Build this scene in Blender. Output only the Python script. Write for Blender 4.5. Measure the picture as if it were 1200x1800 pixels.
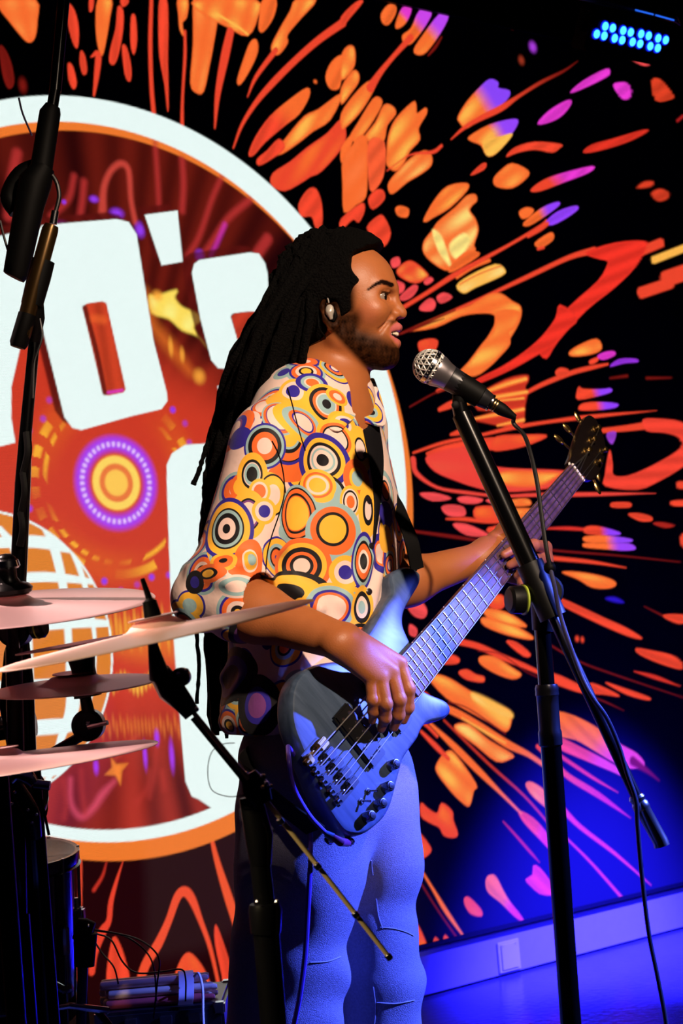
import bpy, bmesh, math, random
import numpy as np
from mathutils import Vector, Matrix, Quaternion
from mathutils.bvhtree import BVHTree

C = bpy.context.scene.collection
SC = bpy.context.scene
for o in list(bpy.data.objects):
    bpy.data.objects.remove(o)

# ------------------------------------------------------------------ camera
FPX = 3036.0
PITCH, ROLL, CAMH = math.radians(4.15), math.radians(5.0), 1.10
CAM = np.array([0.0, 0.0, CAMH])
_f = np.array([0, math.cos(PITCH), math.sin(PITCH)])
_u0 = np.array([0, -math.sin(PITCH), math.cos(PITCH)])
_r0 = np.array([1.0, 0, 0])
_u = math.cos(ROLL) * _u0 + math.sin(ROLL) * _r0
_r = math.cos(ROLL) * _r0 - math.sin(ROLL) * _u0
cd = bpy.data.cameras.new('camera'); cam = bpy.data.objects.new('camera', cd); C.objects.link(cam)
cd.sensor_fit = 'HORIZONTAL'; cd.sensor_width = 24.0; cd.lens = 24.0 * FPX / 1200.0
cam.matrix_world = Matrix(((_r[0], _u[0], -_f[0], 0), (_r[1], _u[1], -_f[1], 0), (_r[2], _u[2], -_f[2], CAMH), (0, 0, 0, 1)))
cd.clip_start = 0.05
cd.dof.use_dof = True; cd.dof.focus_distance = 2.85; cd.dof.aperture_fstop = 9
SC.camera = cam

def ray(px, py):
    return _f * FPX + _r * (px - 600.0) + _u * (900.0 - py)
def at(px, py, Y):
    "scene point at depth Y (metres along +Y) that the photograph shows at px, py"
    d = ray(px, py)
    return Vector(CAM + d * (Y / d[1]))
def pix(p):
    q = np.asarray(p, float) - CAM
    z = q @ _f
    return np.stack([600 + FPX * (q @ _r) / z, 900 - FPX * (q @ _u) / z], -1)

# ------------------------------------------------------------------ world, exposure
w = bpy.data.worlds.new('dark_club'); SC.world = w; w.use_nodes = True
w.node_tree.nodes['Background'].inputs[0].default_value = (0.02, 0.015, 0.05, 1)
w.node_tree.nodes['Background'].inputs[1].default_value = 0.04
SC.view_settings.view_transform = 'Standard'; SC.view_settings.look = 'None'
SC.view_settings.gamma = 1.0; SC.view_settings.exposure = 0.0
SC.view_settings.use_curve_mapping = False

# ------------------------------------------------------------------ stage lamps and added fill spots
def lamp(name, kind, loc, target, energy, color, size=0.1, spot=40, blend=0.3):
    l = bpy.data.lights.new(name, kind); l.energy = energy; l.color = color
    if kind == 'SPOT':
        l.spot_size = math.radians(spot); l.spot_blend = blend; l.shadow_soft_size = size
    if kind == 'AREA':
        l.size = size
    o = bpy.data.objects.new(name, l); C.objects.link(o)
    o.location = loc
    o.rotation_euler = (Vector(target) - Vector(loc)).to_track_quat('-Z', 'Y').to_euler()
    return o
lamp('warm_front_spot', 'SPOT', (1.55, -.3, 3.1), (.03, 2.94, 1.52), 960, (1.0, .75, .55), .05, 22, .6)
lamp('blue_side_spot', 'SPOT', (2.6, 2.95, 2.3), (.10, 2.80, .66), 2700, (.085, .14, 1.0), .03, 18, .25)
lamp('blue_neck_fill', 'SPOT', (2.5, .9, 1.7), (.40, 3.10, 1.22), 700, (.10, .07, 1.0), .03, 8, .4)  # added fill, tints the bass neck beyond the side spot's cone
lamp('amber_rod_fill', 'SPOT', (-2.3, .7, 2.6), (.0, 2.1, .70), 480, (1.0, .78, .42), .03, 11, .4)  # added fill, only there to brighten the boom rod
lamp('blue_wall_wash', 'SPOT', (2.1, 4.4, 2.2), (.82, 5.6, .03), 20000, (.014, .011, 1.0), .06, 30, 1.0)
lamp('pink_cymbal_fill', 'SPOT', (-1.9, 3.0, 3.3), (-.45, 2.32, 1.05), 520, (1.0, .68, .60), .05, 18, .6)  # added fill from behind left, brightens the cymbals
# ------------------------------------------------------------------ helpers
def lin(c):
    "0-255 sRGB to linear"
    c = np.asarray(c, float) / 255.0
    return np.where(c <= 0.04045, c / 12.92, ((c + 0.055) / 1.055) ** 2.4)
def tag(o, label=None, cat=None, group=None, kind=None):
    if label: o['label'] = label
    if cat: o['category'] = cat
    if group: o['group'] = group
    if kind: o['kind'] = kind
    return o
def empty(name, loc, label, cat, group=None):
    o = bpy.data.objects.new(name, None); C.objects.link(o); o.location = loc
    o.empty_display_size = 0.05
    bpy.context.view_layer.update()
    return tag(o, label, cat, group)
def parent(o, p):
    if p is not None:
        o.parent = p
        w_ = Matrix.Identity(4); q = p
        while q: w_ = (q.matrix_parent_inverse if q.parent else Matrix.Identity(4)) @ q.matrix_basis @ w_; q = q.parent
        o.matrix_parent_inverse = w_.inverted()
    return o
MATS = {}
def mat(name, col, rough=0.5, metal=0.0, spec=0.5, emit=None, estr=1.0, bump=0, bscale=60, coat=0, aniso=0, noise=0, nscale=30):
    if name in MATS: return MATS[name]
    m = bpy.data.materials.new(name); m.use_nodes = True; MATS[name] = m
    nt = m.node_tree; b = nt.nodes['Principled BSDF']
    b.inputs['Base Color'].default_value = (*lin(col), 1)
    b.inputs['Roughness'].default_value = rough; b.inputs['Metallic'].default_value = metal
    b.inputs['Specular IOR Level'].default_value = spec
    b.inputs['Coat Weight'].default_value = coat
    if emit is not None:
        b.inputs['Emission Color'].default_value = (*lin(emit), 1); b.inputs['Emission Strength'].default_value = estr
    tc = nt.nodes.new('ShaderNodeTexCoord')
    if noise:
        n = nt.nodes.new('ShaderNodeTexNoise'); n.inputs['Scale'].default_value = nscale; n.inputs['Detail'].default_value = 4
        nt.links.new(tc.outputs['Object'], n.inputs['Vector'])
        mp = nt.nodes.new('ShaderNodeMapRange'); mp.inputs['To Min'].default_value = 1 - noise; mp.inputs['To Max'].default_value = 1 + noise
        nt.links.new(n.outputs[0], mp.inputs[0])
        mx = nt.nodes.new('ShaderNodeMix'); mx.data_type = 'RGBA'; mx.blend_type = 'MULTIPLY'; mx.inputs[0].default_value = 1
        mx.inputs[6].default_value = (*lin(col), 1)
        nt.links.new(mp.outputs[0], mx.inputs[7]); nt.links.new(mx.outputs[2], b.inputs['Base Color'])
    if bump:
        n = nt.nodes.new('ShaderNodeTexNoise'); n.inputs['Scale'].default_value = bscale; n.inputs['Detail'].default_value = 5
        nt.links.new(tc.outputs['Object'], n.inputs['Vector'])
        bp = nt.nodes.new('ShaderNodeBump'); bp.inputs['Strength'].default_value = bump; bp.inputs['Distance'].default_value = 0.01
        nt.links.new(n.outputs[0], bp.inputs['Height']); nt.links.new(bp.outputs[0], b.inputs['Normal'])
    return m
def link_mesh(name, verts, faces, m, par=None, smooth=True, autos=None):
    me = bpy.data.meshes.new(name); me.from_pydata([tuple(v) for v in verts], [], [tuple(f) for f in faces])
    me.validate(); me.update()
    if m: me.materials.append(m)
    if smooth: me.polygons.foreach_set('use_smooth', [True] * len(me.polygons))
    if autos: me.set_sharp_from_angle(angle=math.radians(autos))
    o = bpy.data.objects.new(name, me); C.objects.link(o)
    return parent(o, par)
class MB:
    "collects shapes, links them as one mesh object"
    def __init__(s): s.v = []; s.f = []
    def add(s, v, f):
        k = len(s.v); s.v += [tuple(p) for p in v]; s.f += [tuple(i + k for i in q) for q in f]; return s
    def tube(s, pts, r, n=12, cap=True, spline=False, flat=None):
        pts = [Vector(p) for p in pts]
        rr = list(r) if hasattr(r, '__len__') else [r] * len(pts)
        if spline and len(pts) > 2:
            q, q2 = [], []
            P = [pts[0] * 2 - pts[1]] + pts + [pts[-1] * 2 - pts[-2]]
            for i in range(len(pts) - 1):
                a, b, c, d = P[i:i + 4]
                for k in range(spline):
                    t = k / spline
                    q.append(0.5 * ((2 * b) + (c - a) * t + (2 * a - 5 * b + 4 * c - d) * t * t + (3 * b - a - 3 * c + d) * t ** 3))
                    q2.append(rr[i] * (1 - t) + rr[i + 1] * t)
            q.append(pts[-1]); q2.append(rr[-1]); pts, rr = q, q2
        t0 = (pts[1] - pts[0]).normalized()
        up = Vector((0, 0, 1)) if abs(t0.z) < .9 else Vector((1, 0, 0))
        x = t0.cross(up).normalized()
        V = []; F = []
        for i, p in enumerate(pts):
            t = (pts[min(i + 1, len(pts) - 1)] - pts[max(i - 1, 0)])
            t = t.normalized() if t.length > 1e-9 else t0
            x = (x - t * x.dot(t)); x = x.normalized() if x.length > 1e-9 else t.orthogonal().normalized()
            y = t.cross(x)
            for k in range(n):
                a = 2 * math.pi * k / n
                V.append(p + (x * math.cos(a) + y * math.sin(a) * (flat or 1)) * rr[i])
        for i in range(len(pts) - 1):
            for k in range(n):
                a = i * n + k; b = i * n + (k + 1) % n
                F.append((a, b, b + n, a + n))
        if cap:
            F.append(tuple(range(n))[::-1]); F.append(tuple(range((len(pts) - 1) * n, len(pts) * n)))
        return s.add(V, F)
    def lathe(s, o, axis, prof, n=24):
        "prof: (distance along axis, radius)"
        o = Vector(o); a = Vector(axis).normalized(); x = a.orthogonal().normalized(); y = a.cross(x)
        V = []; F = []
        for (h, r) in prof:
            for k in range(n):
                t = 2 * math.pi * k / n
                V.append(o + a * h + (x * math.cos(t) + y * math.sin(t)) * max(r, 1e-5))
        for i in range(len(prof) - 1):
            for k in range(n):
                p = i * n + k; q = i * n + (k + 1) % n
                F.append((p, q, q + n, p + n))
        F.append(tuple(range(n))[::-1]); F.append(tuple(range((len(prof) - 1) * n, len(prof) * n)))
        return s.add(V, F)
    def box(s, c, X, Y, Z, bev=0.0):
        "c centre, X Y Z half-axis vectors, bevelled edges"
        bm = bmesh.new(); bmesh.ops.create_cube(bm, size=2)
        c, X, Y, Z = map(Vector, (c, X, Y, Z))
        L = (X.length, Y.length, Z.length)
        for v in bm.verts: v.co = Vector((v.co.x * L[0], v.co.y * L[1], v.co.z * L[2]))
        if bev: bmesh.ops.bevel(bm, geom=bm.edges[:], offset=bev, segments=2, affect='EDGES')
        bm.verts.index_update()
        x, y, z = X.normalized(), Y.normalized(), Z.normalized()
        s.add([c + x * v.co.x + y * v.co.y + z * v.co.z for v in bm.verts], [[v.index for v in f.verts] for f in bm.faces])
        bm.free(); return s
    def ball(s, c, r, n=14, sc=(1, 1, 1), ax=None):
        V = []; F = []; m = n // 2
        ax = ax or (Vector((1, 0, 0)), Vector((0, 1, 0)), Vector((0, 0, 1)))
        for i in range(m + 1):
            t = math.pi * i / m
            for k in range(n):
                a = 2 * math.pi * k / n
                q = (math.sin(t) * math.cos(a) * r * sc[0], math.sin(t) * math.sin(a) * r * sc[1], math.cos(t) * r * sc[2])
                V.append(Vector(c) + ax[0] * q[0] + ax[1] * q[1] + ax[2] * q[2])
        for i in range(m):
            for k in range(n):
                p = i * n + k; q = i * n + (k + 1) % n
                F.append((p, p + n, q + n, q))
        return s.add(V, F)
    def obj(s, name, m, par=None, smooth=True, autos=35):
        return link_mesh(name, s.v, s.f, m, par, smooth, autos)
# ------------------------------------------------------------------ the back wall
_d = _f * 3036 + _r * 3750 + _u * 107
WD = np.array([_d[0], _d[1], 0.0]); WD /= np.linalg.norm(WD)         # along the wall, to the right
WN = np.array([WD[1], -WD[0], 0.0])                                   # out of the wall, to the stage
_q = ray(1200, 1630); W0 = CAM + _q * (CAMH / -_q[2]); W0[2] = 0
W0S = W0 + WN * 0.04                                                  # face of the screen, proud of the wall
def wuv(px, py, org=None):
    "photo point -> (metres along the wall, height)"
    org = W0S if org is None else org
    px = np.asarray(px, float); py = np.asarray(py, float)
    d = _f * FPX + (px[..., None] - 600.0) * _r + (900.0 - py[..., None]) * _u
    t = ((org - CAM) @ WN) / (d @ WN)
    p = CAM + d * t[..., None] - org
    return p @ WD, p[..., 2]
def wpt(u, v, out=0.0):
    p = W0 + WD * u + WN * out; return Vector((p[0], p[1], v))
V_BOT = float(wuv(np.array(960.), np.array(1607.))[1]); V_TOP = float(wuv(np.array(740.), np.array(18.))[1])
U_L = float(wuv(np.array(-40.), np.array(900.))[0]); U_R = float(wuv(np.array(1240.), np.array(1700.))[0])
HT = 3.75
def plane_mesh(name, pts, m):
    o = link_mesh(name, pts, [tuple(range(len(pts)))], m, smooth=False); tag(o, kind='structure'); return o
def room_box(name, pts, thick, m):
    "slab: pts seen face, thick = vector away from the room"
    n = len(pts); t = Vector(thick); P = [Vector(p) for p in pts]
    v = P + [p + t for p in P]
    f = [tuple(range(n)), tuple(range(n, 2 * n))[::-1]] + [(i, i + n, (i + 1) % n + n, (i + 1) % n) for i in range(n)]
    o = link_mesh(name, v, f, m, smooth=False); tag(o, kind='structure'); return o
M_WALL = mat('dark_wall_paint', (22, 20, 24), .7, bump=.1)
M_SKIRT = mat('grey_painted_kick_board', (150, 146, 150), .45, noise=.06)
M_FLOOR = mat('glossy_stage_floor', (78, 76, 84), .2, bump=.12, bscale=45, noise=.25, nscale=14)
M_CEIL = mat('black_ceiling', (9, 9, 10), .8)
wl, wr = wpt(-4.9, 0), wpt(1.6, 0)
fb = [(-5.2, -1.2), (4.0, -1.2), (4.0, wr.y + .3), (wr.x, wr.y), (wl.x, wl.y), (-5.2, wl.y)]
room_box('floor', [(x, y, 0) for x, y in fb], (0, 0, -.12), M_FLOOR)
room_box('ceiling', [(x, y, HT) for x, y in fb][::-1], (0, 0, .1), M_CEIL)
room_box('wall_back', [wl, wr, wr + Vector((0, 0, HT)), wl + Vector((0, 0, HT))], Vector(-WN) * .1, M_WALL)
room_box('wall_right', [(wr.x, wr.y, 0), (4.0, wr.y + .3, 0), (4.0, wr.y + .3, HT), (wr.x, wr.y, HT)], (0, .1, 0), M_WALL)
k_ = MB(); c = W0 + WD * -1.65 + WN * .012
k_.box((c[0], c[1], V_BOT / 2 - .008), Vector(WD) * 3.25, Vector(WN) * .012, Vector((0, 0, V_BOT / 2 - .014)), .003)
tag(k_.obj('baseboard_back', M_SKIRT), kind='structure')
# ------------------------------------------------------------------ picture on the LED screen, computed diode by diode
def _axis(a, b, lo, hi, fine, coarse):
    return np.concatenate([np.arange(lo, a, coarse), np.arange(a, b, fine), np.arange(b, hi + 1e-6, coarse)])
GU = _axis(U_L, U_R, -4.0, 1.3, 0.0036, 0.011)
GV = _axis(V_BOT, V_TOP, V_BOT, V_TOP, 0.0036, 0.016); GV[-1] = V_TOP
NU, NV = len(GU), len(GV)
IMG = np.zeros((NV, NU, 3), np.float32)
UU, VV = np.meshgrid(GU, GV)
RC = (-2.145, 1.618)
MPX = 0.00165                                                          # one traced unit in metres on the wall
class Win:
    def __init__(s, u0, u1, v0, v1):
        i0, i1 = np.searchsorted(GU, [u0, u1]); j0, j1 = np.searchsorted(GV, [v0, v1])
        s.sl = (slice(j0, j1), slice(i0, i1)); s.u = UU[s.sl]; s.v = VV[s.sl]
    def mix(s, a, col):
        if s.u.size == 0: return
        a = np.clip(a, 0, 1)[..., None]
        IMG[s.sl] = IMG[s.sl] * (1 - a) + np.asarray(col) * a
def sstep(a, b, x):
    t = np.clip((x - a) / (b - a), 0, 1); return t * t * (3 - 2 * t)
def trace(s, T=(0, 0, 1)):
    n = [float(q) for q in s.replace(',', ' ').split()]
    p = np.array(n).reshape(-1, 2)
    return np.stack([T[0] + p[:, 0] / T[2], T[1] + p[:, 1] / T[2]], 1)
def closed(p, k=4):
    out = []
    n = len(p)
    for i in range(n):
        a, b, c, d = p[i - 1], p[i], p[(i + 1) % n], p[(i + 2) % n]
        for j in range(k):
            t = j / k
            out.append(0.5 * ((2 * b) + (c - a) * t + (2 * a - 5 * b + 4 * c - d) * t * t + (3 * b - a - 3 * c + d) * t ** 3))
    return np.array(out)
def opened(p, k=6):
    P = np.vstack([2 * p[0] - p[1], p, 2 * p[-1] - p[-2]]); out = []
    for i in range(len(p) - 1):
        a, b, c, d = P[i:i + 4]
        for j in range(k):
            t = j / k
            out.append(0.5 * ((2 * b) + (c - a) * t + (2 * a - 5 * b + 4 * c - d) * t * t + (3 * b - a - 3 * c + d) * t ** 3))
    out.append(p[-1]); return np.array(out)
def sdpoly(u, v, U, Vv):
    d = np.full(u.shape, 1e9); ins = np.zeros(u.shape, bool)
    n = len(U)
    for i in range(n):
        x0, y0, x1, y1 = U[i], Vv[i], U[(i + 1) % n], Vv[(i + 1) % n]
        ex, ey = x1 - x0, y1 - y0; L = ex * ex + ey * ey + 1e-12
        t = np.clip(((u - x0) * ex + (v - y0) * ey) / L, 0, 1)
        d = np.minimum(d, (u - x0 - t * ex) ** 2 + (v - y0 - t * ey) ** 2)
        if abs(ey) > 1e-12:
            c = (y0 > v) != (y1 > v)
            ins ^= c & (u < ex * (v - y0) / ey + x0)
    d = np.sqrt(d); return np.where(ins, -d, d)
RED, ORA, YEL, DRD = lin((238, 70, 44)), lin((250, 108, 46)), lin((255, 184, 78)), lin((120, 22, 16))
PUR, MAG, WHT, BRN = lin((150, 66, 255)), lin((228, 56, 205)), lin((236, 252, 248)), lin((70, 14, 12))
PNK, GLO = lin((240, 76, 78)), lin((222, 128, 44))
_rng = np.random.RandomState(4)
def blob(s, c, T=(0, 0, 1), c2=None, core=None, soft=1.4, smooth=3, alpha=1.0, tip=None, out=None):
    "filled traced shape; c2: colour at its far end from the burst; core: colour inside; tip: direction in the trace"
    p = trace(s, T)
    p = closed(p, smooth) if smooth else p
    U, Vv = wuv(p[:, 0], p[:, 1]); m = 0.02
    W = Win(U.min() - m, U.max() + m, Vv.min() - m, Vv.max() + m)
    if W.u.size == 0: return
    d = sdpoly(W.u, W.v, U, Vv) - (1.0 * MPX if smooth else 0); sf = soft * MPX
    a = sstep(sf, -sf, d) * alpha
    col = np.ones(W.u.shape + (3,)) * c
    cu, cv = U.mean(), Vv.mean()
    e = np.array(tip if tip is not None else (cu - RC[0], cv - RC[1]), float); e /= np.hypot(*e) + 1e-9
    t = (W.u - cu) * e[0] + (W.v - cv) * e[1]; tp = (U - cu) * e[0] + (Vv - cv) * e[1]
    t = (t - tp.min()) / (np.ptp(tp) + 1e-9)
    x = (-(W.u - cu) * e[1] + (W.v - cv) * e[0])
    if core is not None:
        k = sstep(0, -9 * MPX, d) * (0.55 + 0.45 * np.sin(x / 0.011 + cu * 40)) * (0.6 + 0.4 * np.sin(t * 7 + cv * 9))
        col = col * (1 - k[..., None]) + core * k[..., None]
    elif np.ndim(c) and np.min(c) < .5:
        k = 0.16 * np.sin(x / 0.008 + cu * 50) * sstep(0, -5 * MPX, d)
        col = col * (1 + k[..., None])
    if c2 is not None:
        k = sstep(0.42, 0.72, t)[..., None]; col = col * (1 - k) + c2 * k
    col = np.clip(col, 0, 1.0)
    W.mix(a, col)
def stroke(s, w, c, T=(0, 0, 1), c2=None, soft=1.6, alpha=1.0, fade=0):
    "traced line; w widths in trace units"
    p = trace(s, T); n = len(p)
    w = np.array(w if hasattr(w, '__len__') else [w] * n, float) / T[2]
    if len(w) != n: w = np.interp(np.linspace(0, 1, n), np.linspace(0, 1, len(w)), w)
    q = opened(np.column_stack([p, w]), 4)
    U, Vv = wuv(q[:, 0], q[:, 1]); R = np.maximum(q[:, 2], .5) * MPX * 0.5; m = R.max() + 0.012
    W = Win(U.min() - m, U.max() + m, Vv.min() - m, Vv.max() + m)
    if W.u.size == 0: return
    best = np.full(W.u.shape, 1e9); tt = np.zeros(W.u.shape); N = len(U)
    for i in range(N - 1):
        ex, ey = U[i + 1] - U[i], Vv[i + 1] - Vv[i]; L = ex * ex + ey * ey + 1e-12
        t = np.clip(((W.u - U[i]) * ex + (W.v - Vv[i]) * ey) / L, 0, 1)
        d = np.hypot(W.u - U[i] - t * ex, W.v - Vv[i] - t * ey) - (R[i] + (R[i + 1] - R[i]) * t)
        b = d < best; best = np.where(b, d, best); tt = np.where(b, (i + t) / (N - 1), tt)
    sf = soft * MPX; a = sstep(sf, -sf, best) * alpha
    if fade: a = a * (1 - tt) if fade > 0 else a * tt
    col = np.ones(W.u.shape + (3,)) * c
    if c2 is not None:
        k = sstep(0.4, 0.9, tt)[..., None]; col = col * (1 - k) + c2 * k
    W.mix(a, col)
def spot(x, y, rx, ry, c, T=(0, 0, 1), alpha=1.0, p=1.0):
    q = trace('%g %g' % (x, y), T); U, Vv = wuv(q[:, 0], q[:, 1]); rx = rx / T[2] * MPX * 1.1; ry = ry / T[2] * MPX
    W = Win(U[0] - 2 * rx, U[0] + 2 * rx, Vv[0] - 2 * ry, Vv[0] + 2 * ry)
    r = np.hypot((W.u - U[0]) / rx, (W.v - Vv[0]) / ry); W.mix(alpha * sstep(1.5, 0.2, r) ** p, c)
A_ = (0, 0, 2); B_ = (600, 0, 2); C_ = (720, 560, 2.5); D_ = (720, 1050, 2.5); E_ = (0, 1300, 2.66667); G_ = (0, 980, 2.66667); H_ = (0, 500, 3)
HEAD = (380, 380, 3)

# streaks of the burst that the photograph shows nothing of (both ends of the wall, and above)
for i in range(150):
    a = _rng.uniform(0, 2 * math.pi); r0 = _rng.uniform(1.25, 2.6); L = _rng.uniform(.05, .35)
    u0, v0 = RC[0] + r0 * math.cos(a), RC[1] + r0 * math.sin(a)
    if U_L - .1 < u0 < U_R + .05 or not (-4.6 < u0 < 1.3 and .2 < v0 < 3.1): continue
    W = Win(u0 - .4, u0 + .4, v0 - .4, v0 + .4)
    t = (W.u - u0) * math.cos(a) + (W.v - v0) * math.sin(a); x = -(W.u - u0) * math.sin(a) + (W.v - v0) * math.cos(a)
    d = np.hypot(np.maximum(abs(t) - L / 2, 0), x) - _rng.uniform(.008, .03)
    W.mix(sstep(.004, -.004, d), [RED, ORA, YEL, RED, MAG, PUR][_rng.randint(6)])

# dull red field low on the left
W = Win(-4.6, .2, V_BOT, 1.3)
pxr = wuv(np.array([440., 760.]), np.array([1600., 1600.]))[0]
W.mix(sstep(pxr[1], pxr[0], W.u) * sstep(1.0, .7, W.v) * 1.0, lin((34, 4, 5)))

# --- top left
blob('0,30 0,0 125,0 130,70 122,130 100,148 70,120 30,70', ORA, A_, core=lin((255, 150, 70)))
blob('0,165 20,180 40,230 48,290 30,310 10,260', DRD, A_); blob('30,525 70,528 75,570 60,610 30,640', lin((190, 40, 30)), A_, soft=3)
spot(80, 300, 14, 26, DRD, A_)
blob('240,15 262,40 275,100 272,165 258,150 240,80', RED, A_); blob('285,180 298,200 304,250 292,260 282,220', RED, A_)
blob('240,225 255,235 268,290 258,312 243,280', RED, A_); blob('315,0 328,0 325,30 316,40', RED, A_)
blob('345,0 392,0 385,60 372,140 358,195 345,160 338,90', ORA, A_, core=YEL)
blob('415,25 432,40 430,110 415,190 400,225 385,215 390,170 408,100', RED, A_); blob('425,0 450,0 446,14 430,22', RED, A_)
blob('430,165 445,170 460,240 456,285 440,260', RED, A_); blob('462,60 475,60 480,140 470,190 460,150', RED, A_)
stroke('320,200 345,190 340,260 330,335', (4, 22, 20, 8), RED, A_)
stroke('532,0 528,150 532,300 540,400 545,500 555,650 560,750', (14, 16, 16, 17, 14, 16, 30), RED, A_)
blob('562,0 585,0 590,80 588,200 590,300 590,390 580,300 562,200 558,90', RED, A_)
blob('625,0 660,0 655,60 640,80 645,125 632,100 628,50', ORA, A_, core=YEL)
stroke('650,110 650,200 642,330 640,430 645,560 640,740', (10, 12, 10, 14, 20, 50), RED, A_)
blob('680,0 700,20 760,50 750,150 735,230 715,320 690,325 670,290 680,150', ORA, A_, core=lin((255, 150, 70)))
blob('690,0 900,0 905,60 870,125 800,95 700,40', ORA, A_, core=YEL)
stroke('760,48 830,90 870,120', 10, YEL, A_)
stroke('810,110 790,200 765,330 755,450', (30, 34, 22, 6), RED, A_)
blob('900,140 905,180 880,240 845,295 835,280 860,200 880,150', ORA, A_)
blob('925,0 970,0 960,60 925,110 910,100 915,40', ORA, A_)
blob('1040,0 1110,0 1060,60 1010,120 1010,150 980,190 960,185 955,160 985,100 1020,40', ORA, A_, core=YEL)
stroke('970,175 900,270 870,340', (20, 14, 4), RED, A_)
stroke('1205,80 1120,140 1040,210 960,290 900,360 850,440 820,520', (30, 26, 24, 24, 18, 12, 6), RED, A_)
blob('1200,195 1210,230 1200,270 1190,310 1160,310 1145,270 1165,220', ORA, A_)
blob('1080,310 1085,340 1050,400 1000,440 930,500 890,545 875,540 900,480 950,410 1020,350', RED, A_, c2=ORA)
blob('1200,330 1160,420 1100,460 1050,500 990,540 970,535 1010,480 1070,410 1120,385', ORA, A_, core=YEL)
blob('1200,420 1215,470 1200,520 1130,600 1090,620 1060,640 1000,670 955,650 960,610 1020,570 1080,520 1150,470', RED, A_, core=ORA)
blob('980,490 1000,520 950,560 910,580 905,560 940,530', RED, A_)
blob('1050,720 1080,670 1110,665 1130,720 1130,790 1110,800 1095,760 1060,760', RED, A_)
spot(1108, 287, 8, 8, ORA, A_)
# --- top right
blob('140,50 165,18 190,22 188,50 165,85 145,80', ORA, B_); blob('215,28 245,32 225,80 195,100 192,80', ORA, B_, c2=MAG)
blob('275,38 315,42 300,80 265,130 240,155 220,150 215,125 245,100', ORA, B_, c2=lin((205, 70, 235)))
blob('120,290 100,340 60,400 10,450 0,445 0,400 40,340 90,290', ORA, B_, core=YEL); stroke('245,130 190,190 140,250 100,310', (26, 18, 22, 36), RED, B_)
blob('345,50 375,55 350,110 300,180 270,192 255,175 290,120', ORA, B_, c2=lin((190, 70, 245)), core=YEL); stroke('352,130 330,165 305,195', (6, 12, 6), DRD, B_)
blob('0,200 20,165 42,165 48,200 40,240 0,280', ORA, B_, core=YEL); blob('0,310 40,250 60,260 58,290 30,330 0,365', ORA, B_, core=YEL)
blob('0,60 50,10 75,5 30,60 0,95', RED, B_)
blob('30,480 60,430 110,350 135,345 140,370 100,440 60,490 40,495', ORA, B_, core=YEL)
blob('85,475 120,430 150,370 180,375 190,400 160,440 150,490 120,515 90,490', ORA, B_, core=YEL)
blob('0,520 30,480 40,490 20,540 0,570', ORA, B_)
blob('5,560 40,510 60,480 90,490 90,600 85,690 50,720 10,745 5,650', ORA, B_, core=lin((255, 120, 60)))
blob('95,500 150,500 150,600 130,650 100,665', lin((244, 92, 50)), B_); blob('95,700 120,670 145,670 150,700 110,735', RED, B_)
blob('0,770 70,715 80,740 60,780 40,770 0,805', RED, B_)
blob('160,540 165,480 190,420 250,360 262,370 265,400 295,380 298,400 270,450 275,490 240,530 220,570 190,600 160,580', ORA, B_, core=YEL)
blob('168,640 200,600 240,560 290,530 315,545 315,580 280,610 230,640 180,680 165,665', ORA, B_, core=lin((255, 214, 110)))
stroke('160,600 240,545 320,535 352,512', (4, 6, 14, 12), RED, B_); blob('190,735 205,725 235,735 230,762 200,758', ORA, B_)
blob('90,800 130,760 150,765 172,820 150,865 120,840', RED, B_)
blob('410,410 440,360 480,315 520,280 550,290 550,310 590,320 580,350 520,395 490,410 440,450 415,430', ORA, B_, c2=lin((140, 70, 250)), core=YEL)
stroke('385,490 430,450 480,420 560,380 620,340 700,290 780,250 830,215', (4, 14, 20, 26, 14, 14, 10, 2), RED, B_, c2=DRD)
blob('450,480 520,440 600,420 620,430 590,480 540,540 510,545 490,510 455,495', ORA, B_, core=YEL, c2=lin((150, 70, 250)), tip=(1, .8))
blob('500,500 560,480 600,470 580,500 540,540 510,545', YEL, B_)
spot(672, 165, 20, 24, lin((170, 60, 220)), B_); spot(632, 212, 16, 20, lin((150, 50, 30)), B_); spot(600, 100, 8, 6, DRD, B_)
blob('805,325 850,285 930,243 943,255 930,270 860,305', MAG, B_); blob('690,435 730,390 790,355 808,360 780,400 740,425', MAG, B_)
blob('955,300 985,290 1005,295 1018,320 1010,345 985,345', MAG, B_); blob('1090,285 1120,280 1165,335 1150,350 1105,352', lin((214, 62, 34)), B_)
blob('1005,195 1045,175 1075,190 1083,225 1055,228', PNK, B_); blob('850,535 880,510 950,490 1060,458 1070,465 1000,500 900,530', lin((220, 50, 34)), B_)
blob('580,550 610,520 680,500 770,508 765,520 740,535 680,525 620,535', RED, B_); blob('455,615 490,580 508,575 500,595', RED, B_)
blob('535,630 560,600 600,575 655,600 650,625 600,660 545,655', ORA, B_, core=lin((255, 160, 70)))
blob('665,670 700,640 760,615 880,585 870,605 780,640 700,670', MAG, B_, tip=(-1, -1), c2=RED)
blob('290,770 330,700 375,655 440,645 440,670 380,730 320,765 300,778', ORA, B_, core=YEL)
blob('440,690 470,685 475,705 460,720 450,740 470,770 480,810 465,860 470,880 440,910 380,950 330,930 290,890 290,850 320,810 340,780 400,730', ORA, B_, core=lin((255, 220, 120)))
for q in ('320,810 350,830 375,900 385,940 340,880', '380,860 430,820 450,850 420,900 395,905'): blob(q, lin((255, 226, 130)), B_, soft=4)
blob('380,940 430,890 470,885 480,900 390,955', ORA, B_); blob('405,1005 450,970 540,930 575,950 560,970 470,1010 430,1030', YEL, B_, core=lin((255, 220, 130)))
stroke('415,1000 480,965 560,935', 4, RED, B_); stroke('405,975 460,940 520,915', 14, ORA, B_)
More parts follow.
